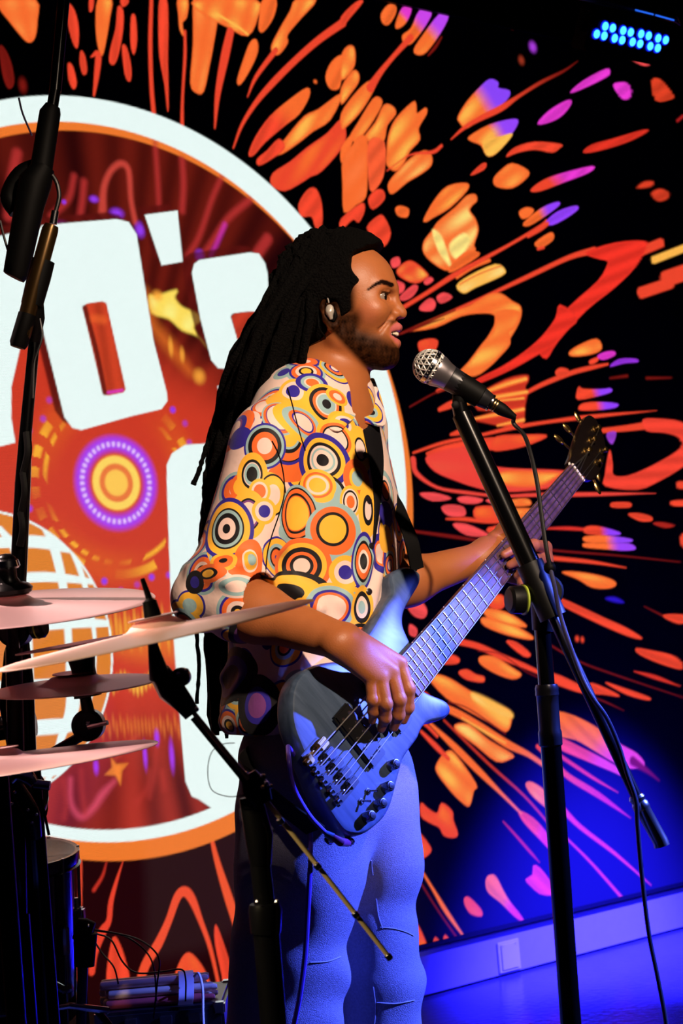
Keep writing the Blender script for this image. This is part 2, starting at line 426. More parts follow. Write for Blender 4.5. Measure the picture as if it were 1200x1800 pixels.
stroke('210,1085 300,1030 400,965 500,910 600,855 700,795 720,775', (16, 16, 20, 16, 12, 14, 10), RED, B_)
blob('625,745 650,730 675,738 660,760 635,768', ORA, B_); blob('640,785 700,735 755,712 765,720 720,755 660,792', ORA, B_, c2=PUR, tip=(1, .5))
blob('720,780 760,745 820,725 830,735 790,765 740,790', PUR, B_); stroke('655,830 700,805 725,785', 16, RED, B_)
blob('680,855 730,820 745,825 740,845 700,870', ORA, B_); stroke('690,875 710,870', 12, RED, B_)
# big red boomerang and the orange one inside it
stroke('210,1172 350,1112 500,1045 650,975 800,905 890,880', (5, 10, 12, 18, 20, 30), RED, B_)
LR = lin((236, 50, 36))
blob('860,888 960,855 1060,848 1070,870 1030,940 960,1010 860,1090 760,1200 720,1260 690,1230 700,1200 800,1080 900,990 935,930 930,915 900,908', LR, B_)
blob('660,-60 735,0 690,50 620,120 540,170 450,220 350,265 280,290 300,265 400,215 500,150 580,80 640,0', LR, C_)
blob('240,1160 350,1110 440,1080 480,1058 520,1035 560,1033 600,1060 630,1080 625,1130 585,1200 570,1220 500,1220 535,1150 540,1110 500,1100 420,1110 330,1150', ORA, B_, core=YEL)
blob('385,-30 480,-30 460,40 435,60 440,110 400,160 350,210 290,250 215,245 260,190 320,110 370,50', ORA, C_, core=YEL)
for q in ('175,915 200,905 205,930 180,940', '290,990 310,975 322,985 300,1000', '190,990 220,1000 215,1025 190,1030', '205,1045 250,1005 268,1010 250,1040 220,1055',
          '275,1080 310,1050 330,1065 320,1090 285,1092', '335,1045 360,1030 388,1045 350,1065'): blob(q, PNK, B_)
blob('195,950 230,920 260,925 300,960 300,975 260,995 210,975', RED, B_, core=YEL)
for q in ('1040,660 1065,640 1095,640 1085,655', '1090,680 1120,665 1150,680 1140,700 1110,705'): blob(q, lin((210, 60, 34)), B_, soft=3)
stroke('1180,425 1200,408', 12, lin((170, 30, 30)), B_); stroke('180,1185 260,1150 400,1090', (3, 10, 6), DRD, B_)
# --- right middle
blob('37,110 60,95 100,90 122,100 115,130 90,150 50,150', RED, C_, core=ORA); blob('700,150 740,120 820,90 843,130 800,155 720,165', ORA, C_, core=YEL)
blob('790,185 830,170 820,190 795,200', RED, C_); blob('825,165 860,148 895,145 900,160 850,180', MAG, C_)
stroke('480,345 560,300 640,265 720,235 800,215 870,200', (16, 22, 24, 24, 22, 12), RED, C_); blob('880,210 920,180 990,178 1000,190 940,195', lin((150, 50, 220)), C_)
blob('640,235 660,218 695,225 690,245 650,250', RED, C_); stroke('880,262 955,252', (8, 14), DRD, C_, soft=3); stroke('1040,262 1150,260', (14, 6), DRD, C_, soft=3)
blob('735,320 745,300 760,310 840,312 880,308 885,320 840,335 740,355', RED, C_, c2=PUR, tip=(1, .3)); blob('745,385 770,372 830,368 910,375 900,390 830,400 750,402', RED, C_, c2=PUR, tip=(1, .1))
blob('300,340 420,270 510,250 520,270 505,300 515,330 505,380 495,470 440,480 400,470 330,455 290,440 400,400 300,400', lin((215, 58, 36)), C_, soft=3)
for q, w_ in (('285,440 400,418 500,398', 24), ('385,470 500,445', 26), ('255,372 380,345 515,322', 26), ('300,335 420,290 510,265', 30), ('380,362 500,350', 16)):
    stroke(q, (w_ * .5, w_, w_ * .8), ORA, C_); stroke(q, (w_ * .1, w_ * .3, w_ * .4), YEL, C_, soft=3)
stroke('130,400 180,378 240,352', (20, 34, 20), RED, C_); stroke('180,510 215,500 250,488', (12, 26, 14), RED, C_); stroke('120,320 170,295 205,290', (16, 26, 10), RED, C_)
blob('75,600 150,560 300,530 450,520 560,510 600,520 500,560 390,580 330,575', RED, C_)
blob('70,615 120,590 200,570 330,560 350,640 450,660 680,670 670,700 600,745 400,760 290,740 200,710 110,670', lin((238, 66, 56)), C_, core=lin((240, 80, 60)))
blob('430,670 600,675 660,680 620,710 560,735 460,735 390,720 380,690', ORA, C_, core=YEL, soft=4)
blob('380,520 500,512 590,515 540,545 440,570 360,575', RED, C_, core=ORA)
stroke('15,590 150,545 300,515 450,480 600,455 800,430 1080,405', (10, 16, 14, 20, 16, 20, 2), RED, C_)
stroke('15,620 30,680 120,742 250,765 400,780 550,775 800,772 1080,768', (34, 26, 14, 16, 12, 18, 20, 2), lin((238, 70, 58)), C_)
for q in ('45,770 110,768 180,790 100,800', '210,790 250,782 320,795 290,812 230,808', '335,800 390,790 440,805 400,820'): blob(q, PNK, C_)
blob('440,800 500,792 528,800 525,820 445,822', ORA, C_, core=YEL); blob('140,830 180,820 235,830 240,865 170,865', PNK, C_)
blob('290,830 400,828 440,850 440,885 300,885', RED, C_, core=ORA); blob('445,840 540,838 545,870 460,880', ORA, C_, core=YEL)
stroke('160,880 250,882 350,895 470,890', (8, 20, 12, 10), RED, C_); blob('190,905 250,905 330,940 340,955 250,950', PNK, C_); blob('345,920 460,905 440,940 360,945', RED, C_)
stroke('850,492 950,482 1040,470', (26, 32, 40), RED, C_); blob('1025,445 1100,442 1190,455 1240,500 1260,600 1200,650 1100,710 1000,750 860,735 858,690 870,610 880,580 890,640 895,690 960,692 1060,650 1150,600 1195,560 1180,520 1120,500 1040,492', lin((238, 66, 48)), C_)
blob('868,505 905,500 890,550 870,530', lin((150, 60, 200)), C_)
for q in ('890,810 965,810 965,828 890,828', '960,860 1010,858 1060,872 1060,888 1010,888', '1150,803 1230,800 1230,820 1160,822'): blob(q, RED, C_)
blob('1070,900 1110,897 1160,910 1120,918', lin((170, 36, 26)), C_)
stroke('600,922 700,922 780,928', (8, 18, 14), lin((220, 50, 40)), C_); blob('768,920 820,913 920,940 900,950 780,945', RED, C_, c2=PUR, tip=(1, 0))
blob('768,960 860,955 970,970 960,982 860,985 775,980', ORA, C_, c2=lin((150, 70, 250)), tip=(1, 0)); blob('770,988 860,990 960,990 992,1010 950,1018 860,1012 770,1004', ORA, C_, c2=lin((160, 70, 250)), tip=(1, 0))
stroke('540,1010 700,1025 900,1040 1190,1070', (8, 10, 8, 5), DRD, C_); stroke('560,1045 650,1055 800,1070 950,1095', (24, 22, 18, 5), RED, C_)
stroke('20,935 200,960 360,985', (12, 16, 4), DRD, C_)
blob('670,1115 740,1115 830,1130 890,1150 905,1170 870,1185 800,1180 740,1145', ORA, C_, core=YEL); blob('860,1230 900,1225 940,1247 900,1245', lin((40, 20, 190)), C_, soft=3)
stroke('0,55 80,22 150,0', (10, 10, 4), DRD, C_); stroke('0,388 100,332 200,290', 7, DRD, C_)
# --- right, low
blob('650,5 700,20 850,90 950,135 1020,180 960,170 820,110 660,30', RED, D_); spot(735, 182, 14, 16, RED, D_); spot(758, 186, 12, 16, RED, D_)
blob('995,225 1060,235 1150,255 1195,290 1190,315 1100,290 1010,250', RED, D_); stroke('985,325 1080,352 1190,392', (5, 22, 3), lin((210, 50, 36)), D_)
blob('1110,80 1200,78 1220,100 1180,115', RED, D_); stroke('1030,40 1110,80', (4, 10), DRD, D_)
stroke('600,200 740,280 900,340 1200,440', (10, 8, 8, 4), DRD, D_); stroke('780,430 860,460 940,498', (4, 8, 2), DRD, D_)
blob('600,332 660,345 760,390 800,378 880,410 920,435 850,425 760,420 680,395 610,365', RED, D_)
blob('860,375 940,400 1050,440 1040,450 950,425', RED, D_)
blob('640,510 700,515 780,550 860,600 930,650 1000,690 1030,740 960,750 900,725 800,665 730,625 650,600', ORA, D_, c2=lin((232, 70, 225)), tip=(1, -.9))
stroke('980,720 1040,760 1095,805', (50, 24, 3), lin((120, 16, 60)), D_, soft=4)
blob('650,615 750,660 900,740 930,780 880,760 760,710 650,660', lin((236, 70, 110)), D_, c2=lin((225, 70, 220)))
stroke('560,655 650,740 700,790 830,870 970,970', (20, 26, 30, 30, 3), RED, D_, c2=lin((205, 45, 150)))
stroke('650,690 800,790 915,858', (20, 16, 3), lin((225, 55, 90)), D_)
blob('510,820 540,815 600,860 612,925 570,900 530,860', ORA, D_, core=YEL)
stroke('670,930 750,1010 900,1125 1060,1265', (34, 24, 18, 4), lin((228, 56, 150)), D_); stroke('690,1060 800,1170 930,1318', (10, 14, 16), lin((222, 56, 160)), D_)
blob('510,1240 540,1220 543,1180 570,1190 610,1240 635,1290 620,1308 570,1300 530,1265', lin((232, 56, 170)), D_, smooth=2)
blob('335,1265 340,1230 365,1220 385,1240 410,1290 440,1340 480,1390 500,1425 460,1400 400,1340 350,1300', lin((246, 104, 60)), D_, c2=MAG)
blob('240,1325 260,1320 310,1370 315,1400 270,1390 245,1355', RED, D_, core=ORA)
stroke('410,985 460,1040 530,1120 570,1165', (6, 12, 14, 3), lin((190, 40, 30)), D_)
blob('480,940 540,970 600,1035 640,1100 620,1110 560,1050 500,985', RED, D_, c2=MAG)
stroke('90,555 200,660 300,760 400,860 490,950', (14, 34, 34, 18, 12), ORA, D_); stroke('150,540 350,735 500,870 620,1005', (10, 14, 12, 12), lin((190, 50, 26)), D_)
stroke('70,450 190,500 300,560 420,640 520,690 600,745', (20, 36, 34, 40, 26, 22), ORA, D_); stroke('230,530 330,590 420,640', (4, 12, 6), YEL, D_, soft=4)
blob('200,560 260,560 350,630 450,690 440,710 380,720 290,650 210,590', ORA, D_, core=lin((255, 210, 110)))
blob('80,350 120,340 180,360 260,410 380,470 440,500 445,550 420,590 350,550 260,500 160,440', ORA, D_, core=YEL); blob('270,420 330,440 440,500 448,530 400,520 290,460', YEL, D_, soft=4, core=lin((255, 226, 140)))
stroke('170,460 260,490 420,600', 6, DRD, D_)
stroke('190,190 300,215 400,260 500,300 600,345', (30, 30, 30, 26, 16), RED, D_); stroke('300,235 400,250 500,320 560,350', 5, DRD, D_)
blob('310,262 370,262 450,310 490,340 450,358 370,330 310,290', ORA, D_, core=YEL); blob('425,195 470,200 530,250 500,258', RED, D_)
blob('320,90 420,105 530,165 530,185 430,165 330,125', ORA, D_, core=YEL); blob('330,50 420,65 490,105 510,130 430,120 340,85', ORA, D_, core=YEL)
blob('340,0 400,-10 420,20 400,50 350,40', RED, D_, core=ORA)
blob('140,290 160,262 190,255 218,272 205,290', RED, D_); blob('215,330 250,318 290,340 325,350 320,372 250,360', RED, D_, core=ORA)
blob('120,730 160,680 200,690 290,820 280,850 262,915 230,900 180,850 120,770', ORA, D_, core=YEL); stroke('50,590 110,650 170,710', (14, 26, 20), RED, D_)
blob('50,905 80,930 120,950 140,905 185,940 190,980 210,1040 190,1055 150,1045 130,1010 90,990 50,960', RED, D_, core=ORA)
blob('35,1035 85,1090 90,1120 50,1150 35,1130', RED, D_, core=ORA); stroke('45,1190 100,1280 160,1380 240,1495', (10, 14, 22, 8), ORA, D_); stroke('45,1250 120,1370 210,1500', 8, DRD, D_)
blob('20,1440 40,1450 75,1540 30,1552 15,1500', RED, D_, core=ORA); blob('105,1525 112,1495 132,1520', RED, D_); blob('150,1512 155,1485 176,1512', RED, D_)
blob('0,10 50,20 75,60 60,90 20,80 -10,40', PNK, D_); blob('0,120 30,140 25,170 0,160', PNK, D_)
for q in ('0,470 60,420 110,470', '10,520 70,560 120,610'): stroke(q, 16, RED, D_)
# --- low left
stroke('500,570 480,640 440,705', (3, 12, 16), lin((200, 50, 36)), E_, soft=3); stroke('580,560 550,650 520,760 510,850 480,900 440,1000 430,1090', (2, 14, 24, 26, 40, 40, 30), lin((232, 66, 44)), E_)
blob('530,930 560,960 590,1050 600,1130 510,1150 505,1060', RED, E_); stroke('640,1195 680,1060 740,960 790,850 830,740 865,712 900,750 940,850 980,960 1010,1080 1040,1230', (40, 45, 45, 36, 40, 44, 40, 26, 22, 18, 16), lin((240, 78, 46)), E_)
blob('820,1110 850,1030 885,1000 930,1040 970,1110 1010,1240 900,1260 830,1160', lin((240, 78, 46)), E_, core=ORA)
stroke('985,440 1020,580 1070,740 1120,900 1150,1050 1170,1200', (16, 30, 44, 46, 56, 60), lin((240, 84, 44)), E_); stroke('1130,940 1160,1080 1175,1200', (8, 24, 34), YEL, E_, soft=5)
blob('1010,870 1040,940 1080,1070 1100,1210 1060,1220 1040,1100 1010,960', RED, E_); blob('1120,680 1185,640 1215,700 1195,760 1175,770 1200,900 1190,980 1150,850', lin((240, 70, 40)), E_)
blob('1090,370 1130,400 1135,450 1105,420', RED, E_); blob('1095,1090 1130,1110 1140,1210 1100,1215', ORA, E_, soft=4)
for q in ('-10,1125 75,1100 50,1190 -10,1250', '100,1150 140,1120 110,1220 80,1240', '265,1020 300,1010 290,1090 265,1110', '370,550 382,560 380,860 370,890'): blob(q, lin((222, 70, 44)), E_)

# --- inside the ring
def disc(c, r, col, soft=.0025, r_in=None):
    W = Win(c[0] - r - .03, c[0] + r + .03, c[1] - r - .03, c[1] + r + .03)
    d = np.hypot(W.u - c[0], W.v - c[1]); a = sstep(r + soft, r - soft, d)
    if r_in: a = a * sstep(r_in - soft, r_in + soft, d)
    W.mix(a, col); return W
disc((-2.128, 1.586), 1.03, lin((240, 122, 46)))
keep = IMG.copy()
W = Win(-3.3, -1, .4, 2.8); dr = np.hypot(W.u + 2.138, W.v - 1.583)
th = np.arctan2(W.v - 1.573, W.u + 2.17); rr = np.hypot(W.u + 2.17, W.v - 1.573)
ray_ = 0.5 + 0.5 * np.sin(th * 17 + 3 * np.sin(th * 5)) * np.sin(th * 31 + 1)
base = np.ones(W.u.shape + (3,)) * lin((205, 58, 36))
k = sstep(1.86, 2.14, W.v + .40 * (W.u + 2.2) * (W.v > 1.6)); k = k * (1 - .22 * ray_)
base = base * (1 - k[..., None]) + lin((20, 2, 4)) * k[..., None]
k = sstep(1.05, .72, W.v) * (1 - .5 * ray_ * sstep(.5, .95, rr)); base = base * (1 - k[..., None]) + lin((62, 8, 12)) * k[..., None]
k = .35 * ray_ * sstep(.35, .9, rr) * (W.v < 1.25); base = base * (1 - k[..., None]) + lin((220, 70, 60)) * k[..., None]
W.mix(sstep(.972, .966, dr), base)
R1 = lin((214, 74, 62))
stroke('360,750 365,660 390,600 425,575 452,600 460,700 475,780', (30, 22, 20, 22, 20, 18, 20), R1, A_, soft=5, alpha=.8)
for q, w_ in (('280,770 290,700 295,640', 24), ('880,700 800,770 740,860 690,930', 24), ('780,620 745,700 700,830 660,900', 18), ('640,560 645,650 640,740', 22), ('545,500 555,650 560,760', 17),
              ('940,840 900,900 870,960', 40), ('60,540 40,640 30,760', 34), ('180,760 240,700 260,620', 20)): stroke(q, w_, lin((190, 52, 50)), A_, soft=7, alpha=.75)
for x, y, a, b in ((410, 750, 24, 18), (492, 808, 18, 26), (702, 900, 18, 22), (215, 785, 24, 12), (330, 700, 16, 12), (225, 710, 8, 8)): spot(x, y, a, b, lin((150, 60, 240)), A_)
stroke('790,790 760,860 740,900', 14, MAG, A_, soft=6, alpha=.6)
blob('785,60 830,60 930,30 920,70 960,120 1030,150 1062,185 1020,230 1090,330 1040,270 960,240 890,180 800,150', lin((255, 220, 90)), H_, core=lin((255, 240, 130)), soft=4)
stroke('770,40 800,200 900,330 1000,460', (20, 50, 60, 30), lin((240, 120, 40)), H_, soft=16, alpha=.6)
for x, y, a, b in ((1050, 485, 34, 40), (900, 330, 14, 50), (960, 370, 14, 40), (830, 60, 30, 30)): spot(x, y, a, b, lin((255, 170, 60)), H_, .8)
stroke('520,200 620,210', 30, ORA, H_, soft=8, alpha=.4)
# flower of light
fc = (-2.168, 1.573); W = Win(fc[0] - .4, fc[0] + .4, fc[1] - .4, fc[1] + .4)
r = np.hypot(W.u - fc[0], W.v - fc[1]); t = np.arctan2(W.v - fc[1], W.u - fc[0])
ring = lambda a, b, s=.006: sstep(a - s, a + s, r) * sstep(b + s, b - s, r)
W.mix(ring(.19, .275, .03) * .5 * (1 + np.sin(t * 3 + 1)) * .5, lin((226, 96, 30)))
sw = (np.sin(t * 23 + 5 * np.sin(t * 3) + r * 60) > -.2) * ring(.205 + .008 * 1, .225) + (np.sin(t * 17 + 2 + 6 * np.sin(t * 2)) > -.1) * ring(.238, .262)
W.mix(np.clip(sw, 0, 1) * (.55 + .45 * np.sin(t * 5 + .5)), lin((250, 176, 50)))
for q in range(34):
    a = q * 2 * math.pi / 34 + .05; rad = .285 + .012 * math.sin(q * 2.3); amp = max(0, .75 + .4 * math.sin(q * 1.9))
    W.mix(amp * sstep(.014, .002, np.hypot(W.u - fc[0] - rad * math.cos(a), W.v - fc[1] - rad * math.sin(a))), lin((150, 60, 235)))
W.mix(ring(.088, .128, .012), lin((170, 62, 240)))
W.mix(ring(.100, .113, .005) * (.55 + .45 * np.cos(t * 40)), lin((235, 200, 255)))
W.mix(ring(.0, .078, .006), lin((236, 120, 60))); W.mix(ring(.053, .074, .004), lin((255, 214, 96))); W.mix(ring(.0, .036, .005) + (r < .03), lin((255, 200, 84)))
# yellow curtain, purple drops, star and pink curl in the lower half
stroke('520,400 640,390 800,420', (60, 160, 120), lin((232, 116, 40)), G_, soft=22, alpha=.7)
for x in range(500, 820, 22): spot(x, 330 + 40 * math.sin(x), 9, 60 + 20 * math.sin(x * 2.), lin((255, 190, 60)), G_, .55)
for x in range(530, 830, 19): spot(x, 590 + 22 * math.sin(x * 1.7), 8, 36, lin((255, 196, 70)), G_, .85)
for x in range(480, 840, 17): spot(x, 790 + 22 * math.sin(x * 1.3), 7, 40, lin((240, 130, 50)), G_, .5)
for x, y, a, b in ((595, 890, 16, 20), (680, 930, 10, 60), (735, 845, 12, 36), (805, 930, 12, 70), (450, 980, 12, 34), (440, 910, 8, 10)): spot(x, y, a, b, lin((170, 60, 240)), G_)
stroke('545,940 600,880 640,835', (8, 14, 10), lin((225, 90, 60)), G_, soft=6, alpha=.5)
blob('520,935 545,968 600,965 572,1000 565,1068 540,1022 492,1018 524,985', lin((236, 128, 50)), G_, smooth=0, soft=3)
stroke('535,1050 480,1110 440,1170 390,1215 350,1190 330,1130 330,1040', (14, 30, 26, 22, 18, 16, 14), lin((232, 84, 110)), G_, soft=8, alpha=.75)
for q in ('380,1000 385,1100 400,1200', '700,1000 690,1080 640,1150', '760,1010 770,1080', '300,1050 310,1150 300,1220', '730,900 725,1000 700,1120'): stroke(q, 18, lin((190, 56, 48)), G_, soft=9, alpha=.6)

# --- letters and emblem: shade first, white on top
SHD = lin((88, 18, 14))
LET = {'seven': '-120,445 58,400 66,470 52,540 36,610 20,680 20,735 27,778 -62,800 -62,700 -44,600 -14,515 -112,530',
       'zero': '60,412 74,396 130,391 205,385 226,390 240,412 270,600 293,690 294,705 284,719 233,731 143,756 127,752 113,733 72,567 55,480',
       'apos': '254,377.5 312,370 321,460 284,466.5',
       'ess': '337,480 341,464 350,457 440,443.5 455,446 466,463 470,480 474,548 438,548 432,548 409,551 405,556 418,600 520,590 520,640 400,649 383,647 371,633 352,560',
       'big': '293,850 293,817 302,797 325,782 370,779 520,775 540,1400 400,1440 349,1405 337,1400 326,1374 319,1299 307,1152 300,1047'}
for k in ('seven', 'zero', 'ess', 'apos'): blob(LET[k], SHD, (-17 if k != 'apos' else -13, -12, 1), smooth=0, soft=3, alpha=.85)
blob(LET['zero'], lin((88, 18, 14)), (-14, -9, 1), smooth=0, soft=3, alpha=.5)
# globe with its grid
gc, gr = (-2.597, 1.133), .374; W = Win(gc[0] - gr - .03, gc[0] + gr + .03, gc[1] - gr - .03, gc[1] + gr + .03)
d = np.hypot(W.u - gc[0], W.v - gc[1]); W.mix(sstep(gr + .003, gr - .003, d), GLO); W.mix(sstep(.0045, .0015, abs(d - gr)), WHT)
gm = sstep(gr + .002, gr - .002, d)
snap = IMG[W.sl].copy()
for q, w_ in (('40,900 80,925 105,1000 117,1080 122,1150 128,1205', (6, 16, 16, 14, 14, 26)), ('130,1205 126,1250 110,1290 80,1390', (26, 24, 14, 8)), ('90,915 130,975 155,1050 164,1100 167,1150 160,1220 140,1270', (4, 10, 9, 8, 6, 8, 5)),
              ('0,930 25,965 42,1040 52,1150 52,1250 40,1340', (10, 14, 14, 12, 12, 10)), ('-20,955 60,952 120,962', (16, 20, 18)), ('-20,1022 80,1014 175,1024', (14, 16, 8)),
              ('-20,1112 90,1095 195,1096', (18, 22, 10)), ('-20,1205 90,1200 190,1196', (12, 12, 6)), ('-20,1290 60,1280 120,1275 175,1268', (16, 24, 22, 8)), ('40,1362 80,1352 140,1342', (16, 26, 22)),
              ('60,1395 100,1350 135,1318', (5, 6, 4))): stroke(q, w_, WHT, soft=1.5)
cur = IMG[W.sl]; IMG[W.sl] = snap * (1 - gm[..., None]) + cur * gm[..., None]
outside = IMG.copy()
for k in ('seven', 'zero', 'apos', 'ess', 'big'): blob(LET[k], WHT, smooth=0, soft=1.2, tip=(0, 1))
m_ = np.hypot(UU + 2.141, VV - 1.628) > 1.0; IMG[m_] = outside[m_]; del outside
# rounded corners come from a thin outline stroke in the same white
blob('145,541 152,533.5 180,529.5 187,533 221,684 217,690 190,695.5 181,693', lin((196, 62, 34)), smooth=0, soft=1.2)
stroke('149,541 170,620 184,690', 9, lin((110, 30, 20)), soft=2.5); stroke('165,560 182,562', 14, ORA, soft=6, alpha=.5); stroke('190,690 215,686', 5, MAG, soft=2, alpha=.7)
blob('406,556 413,550.5 436,548 470,548 480,590 418,600', lin((190, 56, 34)), smooth=0, soft=1.2); blob('382,679 396,676 520,660 520,740 398,742', WHT, smooth=0)
W = Win(RC[0] - 1.1, RC[0] + 1.1, RC[1] - 1.1, RC[1] + 1.1)
d1 = np.hypot(W.u + 2.141, W.v - 1.628) - 1.021; d2 = np.hypot(W.u + 2.154, W.v - 1.608) - .967
W.mix(sstep(.0022, -.0022, d1) * sstep(-.0022, .0022, d2), WHT)

# ------------------------------------------------------------------ the screen itself
def screen_mat():
    m = bpy.data.materials.new('led_panel'); m.use_nodes = True; nt = m.node_tree; b = nt.nodes['Principled BSDF']
    b.inputs['Base Color'].default_value = (.013, .012, .018, 1); b.inputs['Roughness'].default_value = .5; b.inputs['Specular IOR Level'].default_value = .08
    at_ = nt.nodes.new('ShaderNodeAttribute'); at_.attribute_name = 'picture'
    tc = nt.nodes.new('ShaderNodeTexCoord'); sp = nt.nodes.new('ShaderNodeSeparateXYZ'); nt.links.new(tc.outputs['Object'], sp.inputs[0])
    prod = []
    for ax in ('X', 'Z'):
        a = nt.nodes.new('ShaderNodeMath'); a.operation = 'MULTIPLY'; a.inputs[1].default_value = 2 * math.pi / 0.0039; nt.links.new(sp.outputs[ax], a.inputs[0])
        s = nt.nodes.new('ShaderNodeMath'); s.operation = 'SINE'; nt.links.new(a.outputs[0], s.inputs[0])
        r_ = nt.nodes.new('ShaderNodeMapRange'); r_.inputs['From Min'].default_value = -1; r_.inputs['To Min'].default_value = .45; r_.inputs['To Max'].default_value = 1.25
        nt.links.new(s.outputs[0], r_.inputs[0]); prod.append(r_)
    p = nt.nodes.new('ShaderNodeMath'); p.operation = 'MULTIPLY'; nt.links.new(prod[0].outputs[0], p.inputs[0]); nt.links.new(prod[1].outputs[0], p.inputs[1])
    g = nt.nodes.new('ShaderNodeMath'); g.operation = 'MULTIPLY'; g.inputs[1].default_value = SCREEN_GAIN; nt.links.new(p.outputs[0], g.inputs[0])
    nt.links.new(at_.outputs['Color'], b.inputs['Emission Color']); nt.links.new(g.outputs[0], b.inputs['Emission Strength'])
    return m
SCREEN_GAIN = 1.35
screen = empty('led_screen', Vector(W0S + WD * -1.4) + Vector((0, 0, V_BOT)), 'huge LED video screen on the back wall showing a white ring logo and fiery streaks', 'screen')
me = bpy.data.meshes.new('display')
vs = np.zeros((NV, NU, 3), np.float32); vs[..., 0] = UU + 1.4; vs[..., 2] = VV - V_BOT
idx = np.arange(NV * NU).reshape(NV, NU)
q = np.stack([idx[:-1, :-1], idx[:-1, 1:], idx[1:, 1:], idx[1:, :-1]], -1).reshape(-1, 4)
me.vertices.add(NV * NU); me.vertices.foreach_set('co', vs.reshape(-1))
me.loops.add(q.size); me.loops.foreach_set('vertex_index', q.reshape(-1).astype(np.int32))
me.polygons.add(len(q)); me.polygons.foreach_set('loop_start', np.arange(0, q.size, 4, dtype=np.int32))
me.update(calc_edges=True)
at_c = me.color_attributes.new('picture', 'FLOAT_COLOR', 'POINT')
rgba = np.ones((NV, NU, 4), np.float32); rgba[..., :3] = IMG; at_c.data.foreach_set('color', rgba.reshape(-1))
me.materials.append(screen_mat())
disp = bpy.data.objects.new('display', me); C.objects.link(disp)
disp.matrix_world = Matrix(((WD[0], -WN[0], 0, screen.location.x), (WD[1], -WN[1], 0, screen.location.y), (0, 0, 1, screen.location.z), (0, 0, 0, 1)))
parent(disp, screen)
BLK = mat('black_metal', (14, 14, 16), .45, .3)
def slab(mb, u0, u1, v0, v1, o0, o1):
    c = W0 + WD * (u0 + u1) / 2 + WN * (o0 + o1) / 2
    return mb.box((c[0], c[1], (v0 + v1) / 2), Vector(WD) * (u1 - u0) / 2, Vector(WN) * (o1 - o0) / 2, Vector((0, 0, (v1 - v0) / 2)))
slab(MB(), -4.0, 1.3, V_BOT, V_TOP, .006, .037).obj('cabinet', BLK, screen)
mb = MB()
slab(mb, -4.01, 1.31, V_BOT - .012, V_BOT, .002, .05); slab(mb, -4.01, 1.31, V_TOP, V_TOP + .012, .002, .05)
slab(mb, -4.01, -4.0, V_BOT, V_TOP, .002, .05); slab(mb, 1.3, 1.31, V_BOT, V_TOP, .002, .05); mb.obj('edge_frame', BLK, screen)

